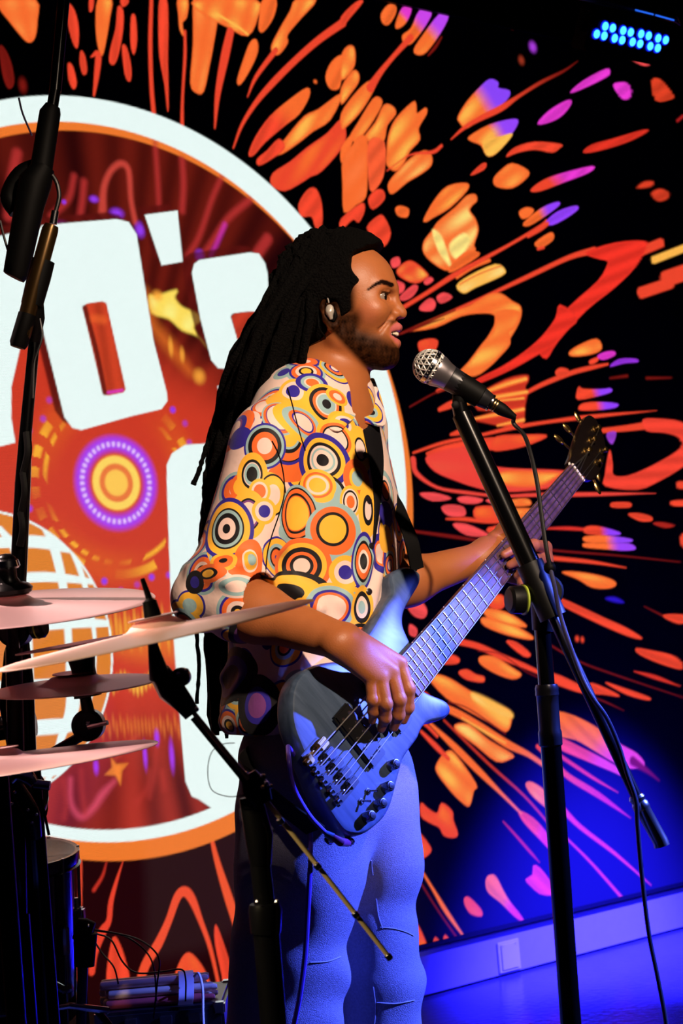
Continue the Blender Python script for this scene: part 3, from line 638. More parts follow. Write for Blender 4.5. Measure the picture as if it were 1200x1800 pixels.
# ------------------------------------------------------------------ continuous surfaces from blended volumes
class Vol:
    "volumes blended one into the next, then meshed as one closed surface"
    def __init__(s): s.P = []; s.post = None
    def cone(s, a, b, ra, rb=None, k=0.01, op=1, tag=0):
        s.P.append(('c', np.array(a, float), np.array(b, float), ra, ra if rb is None else rb, k, op, tag)); return s
    def chain(s, pts, rs, k=0.01, op=1, tag=0):
        for i in range(len(pts) - 1): s.cone(pts[i], pts[i + 1], rs[i], rs[i + 1], k, op, tag)
        return s
    def ell(s, c, r, ax=None, k=0.01, op=1, tag=0):
        ax = np.eye(3) if ax is None else np.array([list(a) for a in ax], float)
        r = np.array([r, r, r] if not hasattr(r, '__len__') else r, float)
        s.P.append(('e', np.array(c, float), ax, r, None, k, op, tag)); return s
    def d1(s, q, p):
        if q[0] == 'c':
            a, b, ra, rb = q[1:5]; ab = b - a; L = ab @ ab + 1e-12
            pa = p - a; t = np.clip(pa @ ab / L, 0, 1)
            return np.sqrt(((pa - t[..., None] * ab) ** 2).sum(-1)) - (ra + (rb - ra) * t)
        c, ax, r = q[1:4]
        l = (p - c) @ ax.T
        k0 = np.sqrt(((l / r) ** 2).sum(-1)); k1 = np.sqrt(((l / (r * r)) ** 2).sum(-1)) + 1e-9
        return k0 * (k0 - 1) / k1
    def field(s, p, sel=None):
        d = np.full(p.shape[:-1], 1.0)
        for i in (range(len(s.P)) if sel is None else sel):
            q = s.P[i]; e = s.d1(q, p); k = q[5]
            if q[6] > 0:
                h = np.maximum(k - abs(d - e), 0) / k; d = np.minimum(d, e) - h * h * k * .25
            elif q[6] < 0:
                e = -e; h = np.maximum(k - abs(d - e), 0) / k; d = np.maximum(d, e) + h * h * k * .25
            else:
                h = np.maximum(k - abs(d - e), 0) / k; d = np.maximum(d, e) + h * h * k * .25
        if s.post: d = s.post(p, d)
        return d
    def bounds(s):
        lo = np.full(3, 1e9); hi = -lo
        for q in s.P:
            if q[6] <= 0: continue
            if q[0] == 'c':
                for a, r in ((q[1], q[3]), (q[2], q[4])): lo = np.minimum(lo, a - r); hi = np.maximum(hi, a + r)
            else:
                lo = np.minimum(lo, q[1] - q[3].max()); hi = np.maximum(hi, q[1] + q[3].max())
        return lo - .012, hi + .012
    def mesh(s, h, B=14, lo=None, hi=None, cut=None):
        l0, h0 = s.bounds(); lo = l0 if lo is None else lo; hi = h0 if hi is None else hi
        nb = np.ceil((hi - lo) / (h * B)).astype(int)
        bi = np.stack(np.meshgrid(*[np.arange(n) for n in nb], indexing='ij'), -1).reshape(-1, 3)
        cen = lo + (bi + .5) * B * h; R = B * h * .87
        D = np.stack([s.d1(q, cen) for q in s.P]); ops = np.array([q[6] for q in s.P]); ks = np.array([q[5] for q in s.P])
        dm = D[ops > 0].min(0)
        act = np.where(dm < R * 1.25 + ks.max() * .3 + .006)[0]
        if cut is not None: act = act[cut(cen[act], R)]
        g = np.arange(B + 1); G = np.stack(np.meshgrid(g, g, g, indexing='ij'), -1)
        V = {}; keys = []; pos = []; edges = [[], [], []]
        S = 4096
        for b in act:
            sel = [i for i in range(len(s.P)) if (D[i, b] < dm[b] + 2.1 * R + ks[i] if ops[i] > 0 else (ops[i] == 0 or D[i, b] < R * 1.3 + ks[i]))]
            if not any(ops[i] > 0 for i in sel): continue
            gi = bi[b] * B + G
            F = s.field(lo + gi * h, sel)
            I = F < 0
            if I.all() or not I.any(): continue
            c = [I[i:B + i, j:B + j, k:B + k] for i in (0, 1) for j in (0, 1) for k in (0, 1)]
            su = sum(x.astype(np.int8) for x in c); m = (su > 0) & (su < 8)
            ci = np.argwhere(m)
            if len(ci):
                acc = np.zeros((len(ci), 3)); n = np.zeros(len(ci))
                co = np.array([[i, j, k] for i in (0, 1) for j in (0, 1) for k in (0, 1)])
                fv = np.stack([F[ci[:, 0] + o[0], ci[:, 1] + o[1], ci[:, 2] + o[2]] for o in co], 1)
                for x in range(8):
                    for y in range(x + 1, 8):
                        if abs(co[x] - co[y]).sum() != 1: continue
                        a_, b_ = fv[:, x], fv[:, y]; cr = (a_ < 0) != (b_ < 0)
                        t = np.where(cr, a_ / np.where(cr, a_ - b_, 1), 0)
                        acc += np.where(cr[:, None], co[x] + (co[y] - co[x]) * t[:, None], 0); n += cr
                cg = ci + bi[b] * B
                keys.append((cg[:, 0] * S + cg[:, 1]) * S + cg[:, 2]); pos.append(lo + (cg + acc / n[:, None]) * h)
            for ax in range(3):
                o = [0, 0, 0]; o[ax] = 1
                a_ = I[:B, :B, :B]; b_ = I[o[0]:B + o[0], o[1]:B + o[1], o[2]:B + o[2]]
                e = np.argwhere(a_ != b_)
                if len(e): edges[ax].append(np.column_stack([e + bi[b] * B, a_[e[:, 0], e[:, 1], e[:, 2]]]))
        keys = np.concatenate(keys); pos = np.concatenate(pos)
        o = np.argsort(keys); keys = keys[o]; pos = pos[o]
        quads = []
        for ax in range(3):
            e = np.concatenate(edges[ax]); u = (ax + 1) % 3; v = (ax + 2) % 3
            offs = [(-1, -1), (0, -1), (0, 0), (-1, 0)]; q = []
            ok = np.ones(len(e), bool)
            for du, dv in offs:
                c = e[:, :3].copy(); c[:, u] += du; c[:, v] += dv
                kk = (c[:, 0] * S + c[:, 1]) * S + c[:, 2]
                ix = np.clip(np.searchsorted(keys, kk), 0, len(keys) - 1); ok &= keys[ix] == kk; q.append(ix)
            q = np.stack(q, 1); ins = e[:, 3] == 1
            q[~ins] = q[~ins][:, ::-1]; quads.append(q[ok])
        return pos, np.concatenate(quads)
def np_mesh(name, pos, quads, m, par=None, col=None):
    me = bpy.data.meshes.new(name)
    me.vertices.add(len(pos)); me.vertices.foreach_set('co', pos.astype(np.float32).reshape(-1))
    me.loops.add(quads.size); me.loops.foreach_set('vertex_index', quads.reshape(-1).astype(np.int32))
    me.polygons.add(len(quads)); me.polygons.foreach_set('loop_start', np.arange(0, quads.size, 4, dtype=np.int32))
    me.update(calc_edges=True); me.polygons.foreach_set('use_smooth', np.ones(len(quads), bool))
    if col is not None:
        a = me.color_attributes.new('skin', 'FLOAT_COLOR', 'POINT')
        a.data.foreach_set('color', np.column_stack([col, np.ones(len(col))]).astype(np.float32).reshape(-1))
    me.materials.append(m)
    o = bpy.data.objects.new(name, me); C.objects.link(o)
    return parent(o, par)
def smooth_noise(p, seed, n=6, lo=8, hi=40):
    r = np.random.RandomState(seed); d = 0
    for i in range(n):
        k = r.randn(3); k /= np.linalg.norm(k); f = r.uniform(lo, hi)
        d = d + np.sin(p @ k * f + r.uniform(0, 6)) / n
    return d
# ------------------------------------------------------------------ frame of the bass guitar: along the neck, across the strings, out of the top
def unit(v): v = np.asarray(v, float); return v / np.linalg.norm(v)
BO = np.array(at(600, 1335, 2.66))
_lo, _hi = 2.7, 3.6
for _ in range(50):
    _m = (_lo + _hi) / 2
    if np.linalg.norm(np.array(at(1014, 832, _m)) - BO) < .8636: _lo = _m
    else: _hi = _m
BN = unit(np.array(at(1014, 832, _m)) - BO)
_w = unit(_r * 55 - _u * 73); BW = unit(_w - _f * ((_w @ BN) / (_f @ BN)))
BH = np.cross(BW, BN); BH = BH if BH @ _f < 0 else -BH
SCALE = .8636
def B(a, w=0.0, h=0.0): return BO + BN * a + BW * w + BH * h
def BL(px, py, h=0.0):
    "photo point on the plane at height h -> (along, across)"
    d = ray(px, py); t = ((B(0, 0, h) - CAM) @ BH) / (d @ BH); p = CAM + d * t - BO
    return p @ BN, p @ BW
def BP(px, py, h=0.0):
    a, w = BL(px, py, h); return B(a, w, h)
# ------------------------------------------------------------------ the bass player
PY = 2.94
PX = PY / FPX                                                         # metres per traced unit at the player
def S(px, py, dy=0.0): return np.array(at(px, py, PY + dy))
EX, EY, EZ = _r, _u, -_f
YAW = math.radians(12)
HF = EX * math.cos(YAW) + EZ * math.sin(YAW); HS = -EX * math.sin(YAW) + EZ * math.cos(YAW); HU = EY
HO = S(600, 560)
def Hd(x, y, z=0.0): return HO + (HF * x + HU * y + HS * z) * PX
HAX = (HF, HU, HS)
def hl(p):
    q = (p - HO) / PX; return q @ HF, q @ HU, q @ HS
def mm(*a): return [v * PX for v in a]

# torso frame
TS = np.array([-.479, -.878, 0]); TF = np.array([.878, -.479, 0]); TU = np.array([0, 0, 1.0]); TAX = (TF, TS, TU)
R_SH, R_EL, R_WR = S(474, 775, -.15), S(396, 1058, -.175), BP(600, 1128, .050)
L_SH, L_EL, L_WR = S(622, 752, .155), S(664, 1038, .03), S(852, 978, .13)

body = Vol()
# head
body.ell(Hd(8, 50), mm(91, 84, 73), HAX, .02)
body.ell(Hd(50, 0), mm(45, 60, 55), HAX, .03)
for s in (1, -1):
    body.ell(Hd(66, 8, 44 * s), mm(22, 17, 18), HAX, .02)
    body.cone(Hd(8, -40, 54 * s), Hd(78, -70, 15 * s), *mm(14, 15), k=.03)
    body.cone(Hd(8, -38, 54 * s), Hd(6, 6, 64 * s), *mm(14, 10), k=.02)
body.ell(Hd(70, -27), mm(31, 32, 30), HAX, .02)
body.ell(Hd(82, -70), mm(16, 15, 18), HAX, .014)
body.ell(Hd(44, -62), mm(44, 22, 40), HAX, .03)
for s in (1, -1): body.cone(Hd(86, 50, 9 * s), Hd(75, 53, 38 * s), *mm(11, 10), k=.014)
for s in (1, -1): body.ell(Hd(95, 33, 30 * s), mm(17, 11, 19), HAX, .010, -1); body.ell(Hd(88, 33, 42 * s), mm(12, 7.5, 13), HAX, .006, -1)
# nose
body.cone(Hd(90, 38), Hd(102, 14), *mm(8.5, 9.5), k=.009)
body.cone(Hd(100, 16), Hd(107, 7), *mm(9.5, 10.8), k=.006)
for s in (1, -1):
    body.ell(Hd(96, 4, 12.5 * s), mm(12, 8.5, 8), HAX, .005)
    body.ell(Hd(100.5, -3.5, 8 * s), mm(6, 4.5, 3.6), HAX, .003, -1)
body.ell(Hd(107, -9.5), mm(6, 5, 4), HAX, .006, -1)
# mouth: opened first, lips laid on its rim
body.ell(Hd(103, -32), mm(25, 10, 24), HAX, .003, -1)
UL = [Hd(84, -25, 23), Hd(95, -20.5, 14), Hd(101, -18, 5), Hd(101, -18, -5), Hd(95, -20.5, -14), Hd(84, -25, -23)]
LL = [Hd(83, -27, 24), Hd(91, -40, 14), Hd(97.5, -46, 5), Hd(97.5, -46, -5), Hd(91, -40, -14), Hd(83, -27, -24)]
body.chain(UL, mm(3, 5.8, 7, 7, 5.8, 3), .004); body.chain(LL, mm(3, 6.8, 7.8, 7.8, 6.8, 3), .004)
# lids and ears
for s in (1, -1): body.cone(Hd(94, 0, 24 * s), Hd(76, -26, 38 * s), *mm(2, 1.5), k=.010, op=-1)
for s in (1, -1):
    body.chain([Hd(71, 32, 47 * s), Hd(82, 41.5, 37 * s), Hd(86.5, 42, 27 * s), Hd(86, 32, 18 * s)], mm(2.4, 3.2, 3.2, 2.2), .004)
    body.chain([Hd(71, 32, 47 * s), Hd(82, 25, 36 * s), Hd(86, 25.5, 26 * s), Hd(86, 32, 18 * s)], mm(2.0, 2.6, 2.6, 2.0), .005)
    e = [Hd(4, -2, 70 * s), Hd(8, 20, 74 * s), Hd(-2, 34, 79 * s), Hd(-14, 28, 82 * s), Hd(-17, 10, 82 * s), Hd(-12, -10, 79 * s), Hd(-2, -23, 75 * s), Hd(5, -20, 72 * s), Hd(9, -8, 71 * s)]
    body.ell(Hd(-3, 4, 72 * s), mm(14, 26, 7), HAX, .008)
    body.ell(Hd(-2, 2, 79 * s), mm(8, 15, 7), HAX, .004, -1)
    body.chain(e, mm(4, 4, 4, 4.4, 4.2, 4.6, 6.5, 5.5, 4), .005)
# neck and shoulders
NB = S(572, 722, .0)
body.cone(Hd(-6, -25), NB, *mm(49, 55), k=.03)
body.cone(Hd(30, -105), Hd(26, -122), *mm(10, 8), k=.02)
body.chain([R_SH, S(560, 725, 0), L_SH], [.05, .07, .05], .05)
body.ell(S(556, 860), (.105, .155, .2), TAX, .06)
body.ell(S(556, 1080), (.098, .135, .2), TAX, .06)
body.ell(S(560, 1270), (.105, .15, .14), TAX, .06)
for h, kx, kn, an in (((540, 1370), (527, 1700), (500, 2010), -.09), ((615, 1370), (662, 1700), (655, 2010), .09)):
    body.chain([S(*h, an), S(*kx, an * 1.1), S(kn[0], 2130, an * 1.2)], [.078, .052, .04], .04)
# arms
def arm(sh, el, wr, r):
    m = el + (wr - el) * .28
    body.cone(sh, el, r[0], r[1], .03); body.cone(el, m, r[1], r[2], .02); body.cone(m, wr, r[2], r[3], .03)
arm(R_SH, R_EL, R_WR, (.052, .043, .043, .0285))
arm(L_SH, L_EL, L_WR, (.048, .04, .039, .026))

# right hand, plucking: four unequal fingers over the strings, thumb leaving the side of the palm
def hand(wr, mcp, fingers, thumb, rp, k=.008):
    "mcp: knuckle points; fingers: lists of further joints; rp: palm radius"
    for i, (m, f) in enumerate(zip(mcp, fingers)):
        rf = (.0098, .0101, .0095, .0086)[i]
        body.cone(wr + (m - np.mean(mcp, 0)) * .42, m, rp * (1.02 if i < 2 else .95), rf * 1.28, .012)
        pts = [m] + list(f); n = len(pts)
        body.chain(pts, [rf * 1.16, rf * 1.06, rf * .95, rf * .72][:n], .0035)
        for j in pts[1:-1]: body.ell(j, rf * 1.03, None, .004)
    body.chain(thumb, [.0135, .0125, .0112, .0085][:len(thumb)], .008)
hand(R_WR,
     [BP(702, 1166, .046), BP(688, 1180, .054), BP(669, 1190, .054), BP(651, 1192, .048)],
     [[BP(718, 1211, .047), BP(717, 1243, .030), BP(709, 1266, .011)],
      [BP(702, 1229, .052), BP(700, 1256, .034), BP(692, 1279, .012)],
      [BP(678, 1237, .050), BP(677, 1261, .032), BP(670, 1281, .012)],
      [BP(655, 1230, .042), BP(656, 1250, .028), BP(654, 1267, .012)]],
     [R_WR + (BP(650, 1150, .03) - R_WR) * .5, BP(668, 1165, .026), BP(690, 1190, .016), BP(705, 1206, .012)], .0215)
def skin_cols(p):
    base = np.ones((len(p), 3)) * lin((168, 98, 54))
    x, y, z = hl(p); az = abs(z)
    near = (y > -140) & (y < 160) & (x > -120) & (x < 130) & (az < 100)
    n1 = smooth_noise(p, 3, 10, 60, 420)
    def mix(a, c, q=near):
        a = np.clip(np.where(q, a, 0), 0, 1)[:, None]; return base * (1 - a) + lin(c) * a
    base = base * (1 + .06 * n1[:, None])
    base = mix(.35 * sstep(26, 8, np.hypot(x - 62, y - 4)), (196, 110, 82))                       # cheek
    def dist(ch):
        d = np.full(len(p), 9.)
        for a, b_ in zip(ch[:-1], ch[1:]):
            ab = b_ - a; t = np.clip((p - a) @ ab / (ab @ ab), 0, 1); d = np.minimum(d, np.linalg.norm(p - a - t[:, None] * ab, axis=1))
        return d / PX
    # beard: jaw, chin, moustache, sideburn
    n2 = .5 + .5 * smooth_noise(p, 9, 14, 300, 1500)
    above = sstep(-14, 4, y + 34 + (x - 5) * 1.12)                        # above the jaw line; the neck stays bare
    jaw = sstep(-8, -44, y + .42 * (x - 55)) * above * (x > -4)
    jaw = np.maximum(jaw, sstep(60, 34, x) * sstep(22, -6, y) * above * (az > 30))
    chin = sstep(-47, -56, y) * sstep(66, 80, x)
    mous = .8 * sstep(-5, -9, y) * sstep(78, 88, x) * sstep(31, 21, az)
    b = np.maximum(np.maximum(jaw, chin), mous) * 1.0
    side = sstep(46, 30, x) * sstep(-20, 10, y) * sstep(80, 40, y) * (az > 40)
    b = np.maximum(b, side)
    li = np.minimum(dist(UL), dist(LL)); b = b * sstep(8.5, 11, li)
    base = mix(np.clip(b * (.84 + .22 * n2), 0, 1), (16, 7, 4))
    # eyebrow
    for s in (1,):
        P = [(60, 42), (72, 52), (82, 57), (94, 54)]
        d = np.full(len(p), 99.)
        for (a, b_), (c, e) in zip(P[:-1], P[1:]):
            t = np.clip(((x - a) * (c - a) + (y - b_) * (e - b_)) / ((c - a) ** 2 + (e - b_) ** 2), 0, 1)
            d = np.minimum(d, np.hypot(x - a - t * (c - a), y - b_ - t * (e - b_)) - (1.6 + 2.8 * np.clip((x - 62) / 25, 0, 1)))
    base = mix(sstep(1.2, -.6, d) * (az > 9), (22, 11, 8))
    # lips and lash line
    base = mix(sstep(9.6, 8.2, li) * sstep(29, 24, az), (190, 98, 96))
    inn = np.linalg.norm(np.stack([(x - 92) / 14, (y + 31) / 7, z / 19], 1), axis=1); base = mix(sstep(1.1, .9, inn) * (li > 6.2), (40, 10, 10))
    el = np.minimum(abs(y - 39), 99); base = mix(((az > 17) & (az < 44) & (x > 76) & (y > 36) & (y < 41.5) & (x < 92)) * .85, (16, 8, 6))
    base = mix(sstep(6, 3.4, np.linalg.norm(np.stack([x - 101, y + 3, (az - 8)], 1), axis=1)) * .9, (30, 10, 8))
    return base
def skin_mat():
    m = bpy.data.materials.new('skin'); m.use_nodes = True; nt = m.node_tree; b = nt.nodes['Principled BSDF']
    a = nt.nodes.new('ShaderNodeAttribute'); a.attribute_name = 'skin'; nt.links.new(a.outputs['Color'], b.inputs['Base Color']); _m = nt.nodes.new('ShaderNodeSeparateColor'); nt.links.new(a.outputs['Color'], _m.inputs[0]); nt.links.new(_m.outputs[0], b.inputs['Specular IOR Level'])
    b.inputs['Roughness'].default_value = .46; b.inputs['Specular IOR Level'].default_value = .35
    b.inputs['Subsurface Weight'].default_value = .05; b.inputs['Subsurface Radius'].default_value = (1, .35, .2); b.inputs['Subsurface Scale'].default_value = .006
    tc = nt.nodes.new('ShaderNodeTexCoord'); n = nt.nodes.new('ShaderNodeTexNoise'); n.inputs['Scale'].default_value = 420; n.inputs['Detail'].default_value = 6
    nt.links.new(tc.outputs['Object'], n.inputs['Vector']); bp = nt.nodes.new('ShaderNodeBump'); bp.inputs['Strength'].default_value = .25; bp.inputs['Distance'].default_value = .0012
    nt.links.new(n.outputs[0], bp.inputs['Height']); nt.links.new(bp.outputs[0], b.inputs['Normal'])
    return m
# left hand round the neck: palm behind, thumb up the back, fingertips on the strings
_a0 = BL(905, 985)[0]
mc = [BP(958, 962, -.035), BP(955, 985, -.04), BP(946, 1006, -.04), BP(934, 1025, -.04)]
hand(L_WR, mc,
     [[BP(938, 958, .018), BP(912, 961, .026), BP(886, 975, .012)],
      [BP(937, 984, .02), BP(914, 984, .028), BP(896, 993, .012)],
      [BP(932, 1008, .02), BP(920, 1006, .026), BP(909, 1012, .012)],
      [BP(925, 1028, .012), BP(918, 1024, .02), BP(914, 1020, .012)]],
     [L_WR * .5 + BP(900, 960, -.06) * .5, BP(868, 948, -.05), BP(884, 930, -.03), BP(896, 918, -.008)], .021)
_lw = BP(905, 975, -.058); body.cone(L_WR, _lw, .026, .02, .02); body.cone(_lw, (mc[0] + mc[2]) / 2, .02, .017, .02)

bp_, bq_ = body.mesh(.0022, cut=lambda c, R: (c[:, 2] > .80) & ~((c[:, 2] < 1.30) & (np.abs(c @ TF - float(S(556, 1000) @ TF)) < .05) & (np.abs(c @ TS - float(S(556, 1000) @ TS)) < .09)))
person = empty('person', (float(S(575, 1000)[0]), PY, 0), 'man with long dreadlocks in a loud circle-print shirt and blue jeans, singing and playing bass', 'person')
M_SKIN = skin_mat()
np_mesh('body', bp_, bq_, M_SKIN, person, skin_cols(bp_))
print('body', len(bp_), len(bq_))

# ---- eyes and teeth
M_EYE = mat('eye_white', (140, 124, 112), .25); M_IRIS = mat('dark_iris', (22, 12, 8), .1); M_TEETH = mat('teeth', (240, 228, 205), .25)
for s in (1, -1):
    e = MB().ball(Hd(74.5, 33, 31.5 * s), 13 * PX, 24).obj('eye', M_EYE, person)
    d = unit(HF * 1 + HS * (.12 if s > 0 else -.02) + HU * .02); c = Hd(75.5, 33, 31 * s)
    MB().lathe(c + d * 10.2 * PX, d, [(0, 7.2 * PX), (1.4 * PX, 6.4 * PX), (2.3 * PX, 2.5 * PX), (2.4 * PX, 0)], 20).obj('iris', M_IRIS, e)
tm = MB()
for i in range(-5, 6):
    t = i / 5.0; ang = t * 1.15
    c = Hd(78 + 22.5 * math.cos(ang) * 1.0, -27.5, 17 * math.sin(ang))
    n = unit(HF * math.cos(ang) + HS * math.sin(ang)); q = unit(-HF * math.sin(ang) + HS * math.cos(ang))
    tm.box(c, n * 2.2 * PX, q * 2.0 * PX, HU * (4.4 if abs(i) < 3 else 3.6) * PX, .0007)
tm.obj('teeth', M_TEETH, person)

# ---- jeans
M_DENIM = mat('denim', (128, 126, 152), .85, spec=.2, noise=.3, nscale=260, bump=.45, bscale=700)
_nt = M_DENIM.node_tree
for n in _nt.nodes:
    if n.type == 'TEX_NOISE': n.inputs['Detail'].default_value = 3
jn = Vol()
jn.ell(S(566, 1320), (.125, .172, .15), TAX, .05)
NL = [S(535, 1400, -.085), S(527, 1540, -.095), S(510, 1650, -.10), S(508, 1722, -.10), S(498, 1800, -.105), S(488, 2000, -.115), S(480, 2150, -.12)]
FL = [S(632, 1400, .07), S(650, 1520, .06), S(652, 1640, .05), S(662, 1712, .045), S(660, 1800, .05), S(655, 2000, .09), S(650, 2150, .10)]
jn.chain(NL, [.112, .102, .088, .090, .084, .078, .085], .03); jn.chain(FL, [.105, .085, .073, .076, .074, .072, .08], .03)
jn.cone(S(560, 1380, 0), S(600, 1420, 0), .1, .08, .06)
def jean_folds(p, d):
    z = p[..., 2]; kn_ = np.exp(-((z - .52) / .10) ** 2) + .7 * np.exp(-((z - .16) / .1) ** 2)
    q = p[..., 0] * 14 + p[..., 1] * 9
    cr = np.sin(z * 62 + 2.2 * np.sin(q) + q * .6) * np.abs(np.sin(q * .8 + 1)) * .0042 * kn_
    th_ = sstep(.55, .75, z) * np.sin((p[..., 0] * 30 + z * 38) + 1.5 * np.sin(z * 21)) * .0035
    return d + cr + th_ + .0065 * smooth_noise(p * np.array([1.3, 1.3, .55]), 21, 9, 18, 55)
jn.post = jean_folds
jp, jq = jn.mesh(.0042, lo=np.array([-.45, 2.5, .02]))
np_mesh('jeans', jp, jq, M_DENIM, person)
jt = BVHTree.FromPolygons([tuple(v) for v in jp], [tuple(q) for q in jq])
M_SEAM = mat('denim_stitching', (150, 150, 175), .8)
def project_line(tree, pts, r, name, m, par, k=8, lift=.0006):
    pp = opened(np.array(pts, float), k); out = []
    for x, y in pp:
        h = tree.ray_cast(Vector(CAM), Vector(ray(x, y)).normalized())
        if h[0] is not None: out.append(h[0] + h[1] * lift)
        elif len(out) > 2: break
    if len(out) > 2: MB().tube(out, r, 6).obj(name, m, par)
for q in ([(668, 1630), (690, 1632), (712, 1638), (726, 1645)], [(656, 1735), (660, 1770), (658, 1800)], [(662, 1762), (695, 1764), (728, 1758)], [(545, 1692), (575, 1690), (598, 1682)], [(661, 1580), (665, 1610), (672, 1632)], [(652, 1512), (653, 1525), (655, 1538)]):
    project_line(jt, q, .0011, 'seam', M_SEAM, person)
M_SHOE = mat('black_leather', (18, 16, 16), .4)
for kx, n in ((480, -.12), (650, .10)):
    sv = Vol(); g = S(kx, 2150, n); g = np.array([g[0], g[1], .045])
    sv.cone(g + TF * -.03, g + TF * .06, .045, .042, .02); sv.cone(g + TF * .06 - TU * .01, g + TF * .17 - TU * .015, .042, .032, .02); sv.cone(g + TU * .03, g + TU * .08, .045, .045, .02)
    sv.ell(g + TF * .06 + TU * (-.145), (.5, .5, .1), TAX, .004, -1)
    a, b = sv.mesh(.005); np_mesh('shoe', a, b, M_SHOE, person)

# ---- shirt
sh = Vol()
sh.ell(S(556, 862), (.122, .172, .205), TAX, .07)
sh.ell(S(556, 1000), (.120, .160, .2), TAX, .07)
sh.ell(S(548, 1150), (.128, .166, .17), TAX, .07)
sh.ell(S(548, 1250, .01), (.142, .182, .11), TAX, .05)
sh.chain([R_SH + EX * .002 - EY * .006, S(535, 716, -.05), S(575, 700, .02), L_SH], [.052, .058, .066, .052], .05)
sh.cone(R_SH, R_EL + (R_SH - R_EL) * .12, .060, .066, .035); sh.cone(L_SH, L_SH + (L_EL - L_SH) * .78, .052, .050, .035)
CE = R_EL + (R_WR - R_EL) * .13
sh.cone(R_EL + (R_SH - R_EL) * .16, CE, .064, .060, .02)
# rolled cuff
cu = S(432, 1043, -.205)
sh.cone(S(360, 1052, -.165), cu, .056, .047, .01)
# near placket folds at the waist
for a_, b_, r_ in (((600, 1060, -.13), (650, 980, -.10), .008), ((640, 1090, -.1), (668, 1000, -.08), .007), ((500, 1020, -.16), (560, 1070, -.16), .008), ((385, 1000, -.24), (440, 985, -.24), .012), ((345, 1010, -.2), (400, 1022, -.25), .012), ((370, 985, -.22), (330, 1000, -.17), .01),
                   ((400, 1190, -.05), (470, 1120, -.13), .01), ((445, 1280, -.13), (500, 1130, -.16), .012), ((400, 1270, -.08), (430, 1200, -.12), .012), ((487, 860, -.2), (492, 960, -.18), .007)):
    sh.cone(S(*a_), S(*b_), r_, r_ * .7, .02)
sh.cone(S(432, 1040, -.205), R_WR, .040, .040, .006, -1)                # inside of the cuff
# neck opening
sh.cone(Hd(-6, -60), NB, .054, .058, .01, -1)
sh.cone(S(606, 672, -.03), S(634, 738, -.055), .026, .014, .012, -1)
# hem
sh.ell(S(548, 1392, .0), (.3, .3, .125), TAX, .012, -1)
def shirt_folds(p, d):
    y = pix(p)[..., 1] if False else p[..., 2]
    w = .3 + sstep(1.3, 1.05, p[..., 2]) * .8
    return d + .0030 * w * smooth_noise(p * np.array([1, 1, .55]), 5, 10, 20, 70)
sh.post = shirt_folds
sp_, sq_ = sh.mesh(.0026)
print('shirt', len(sp_))
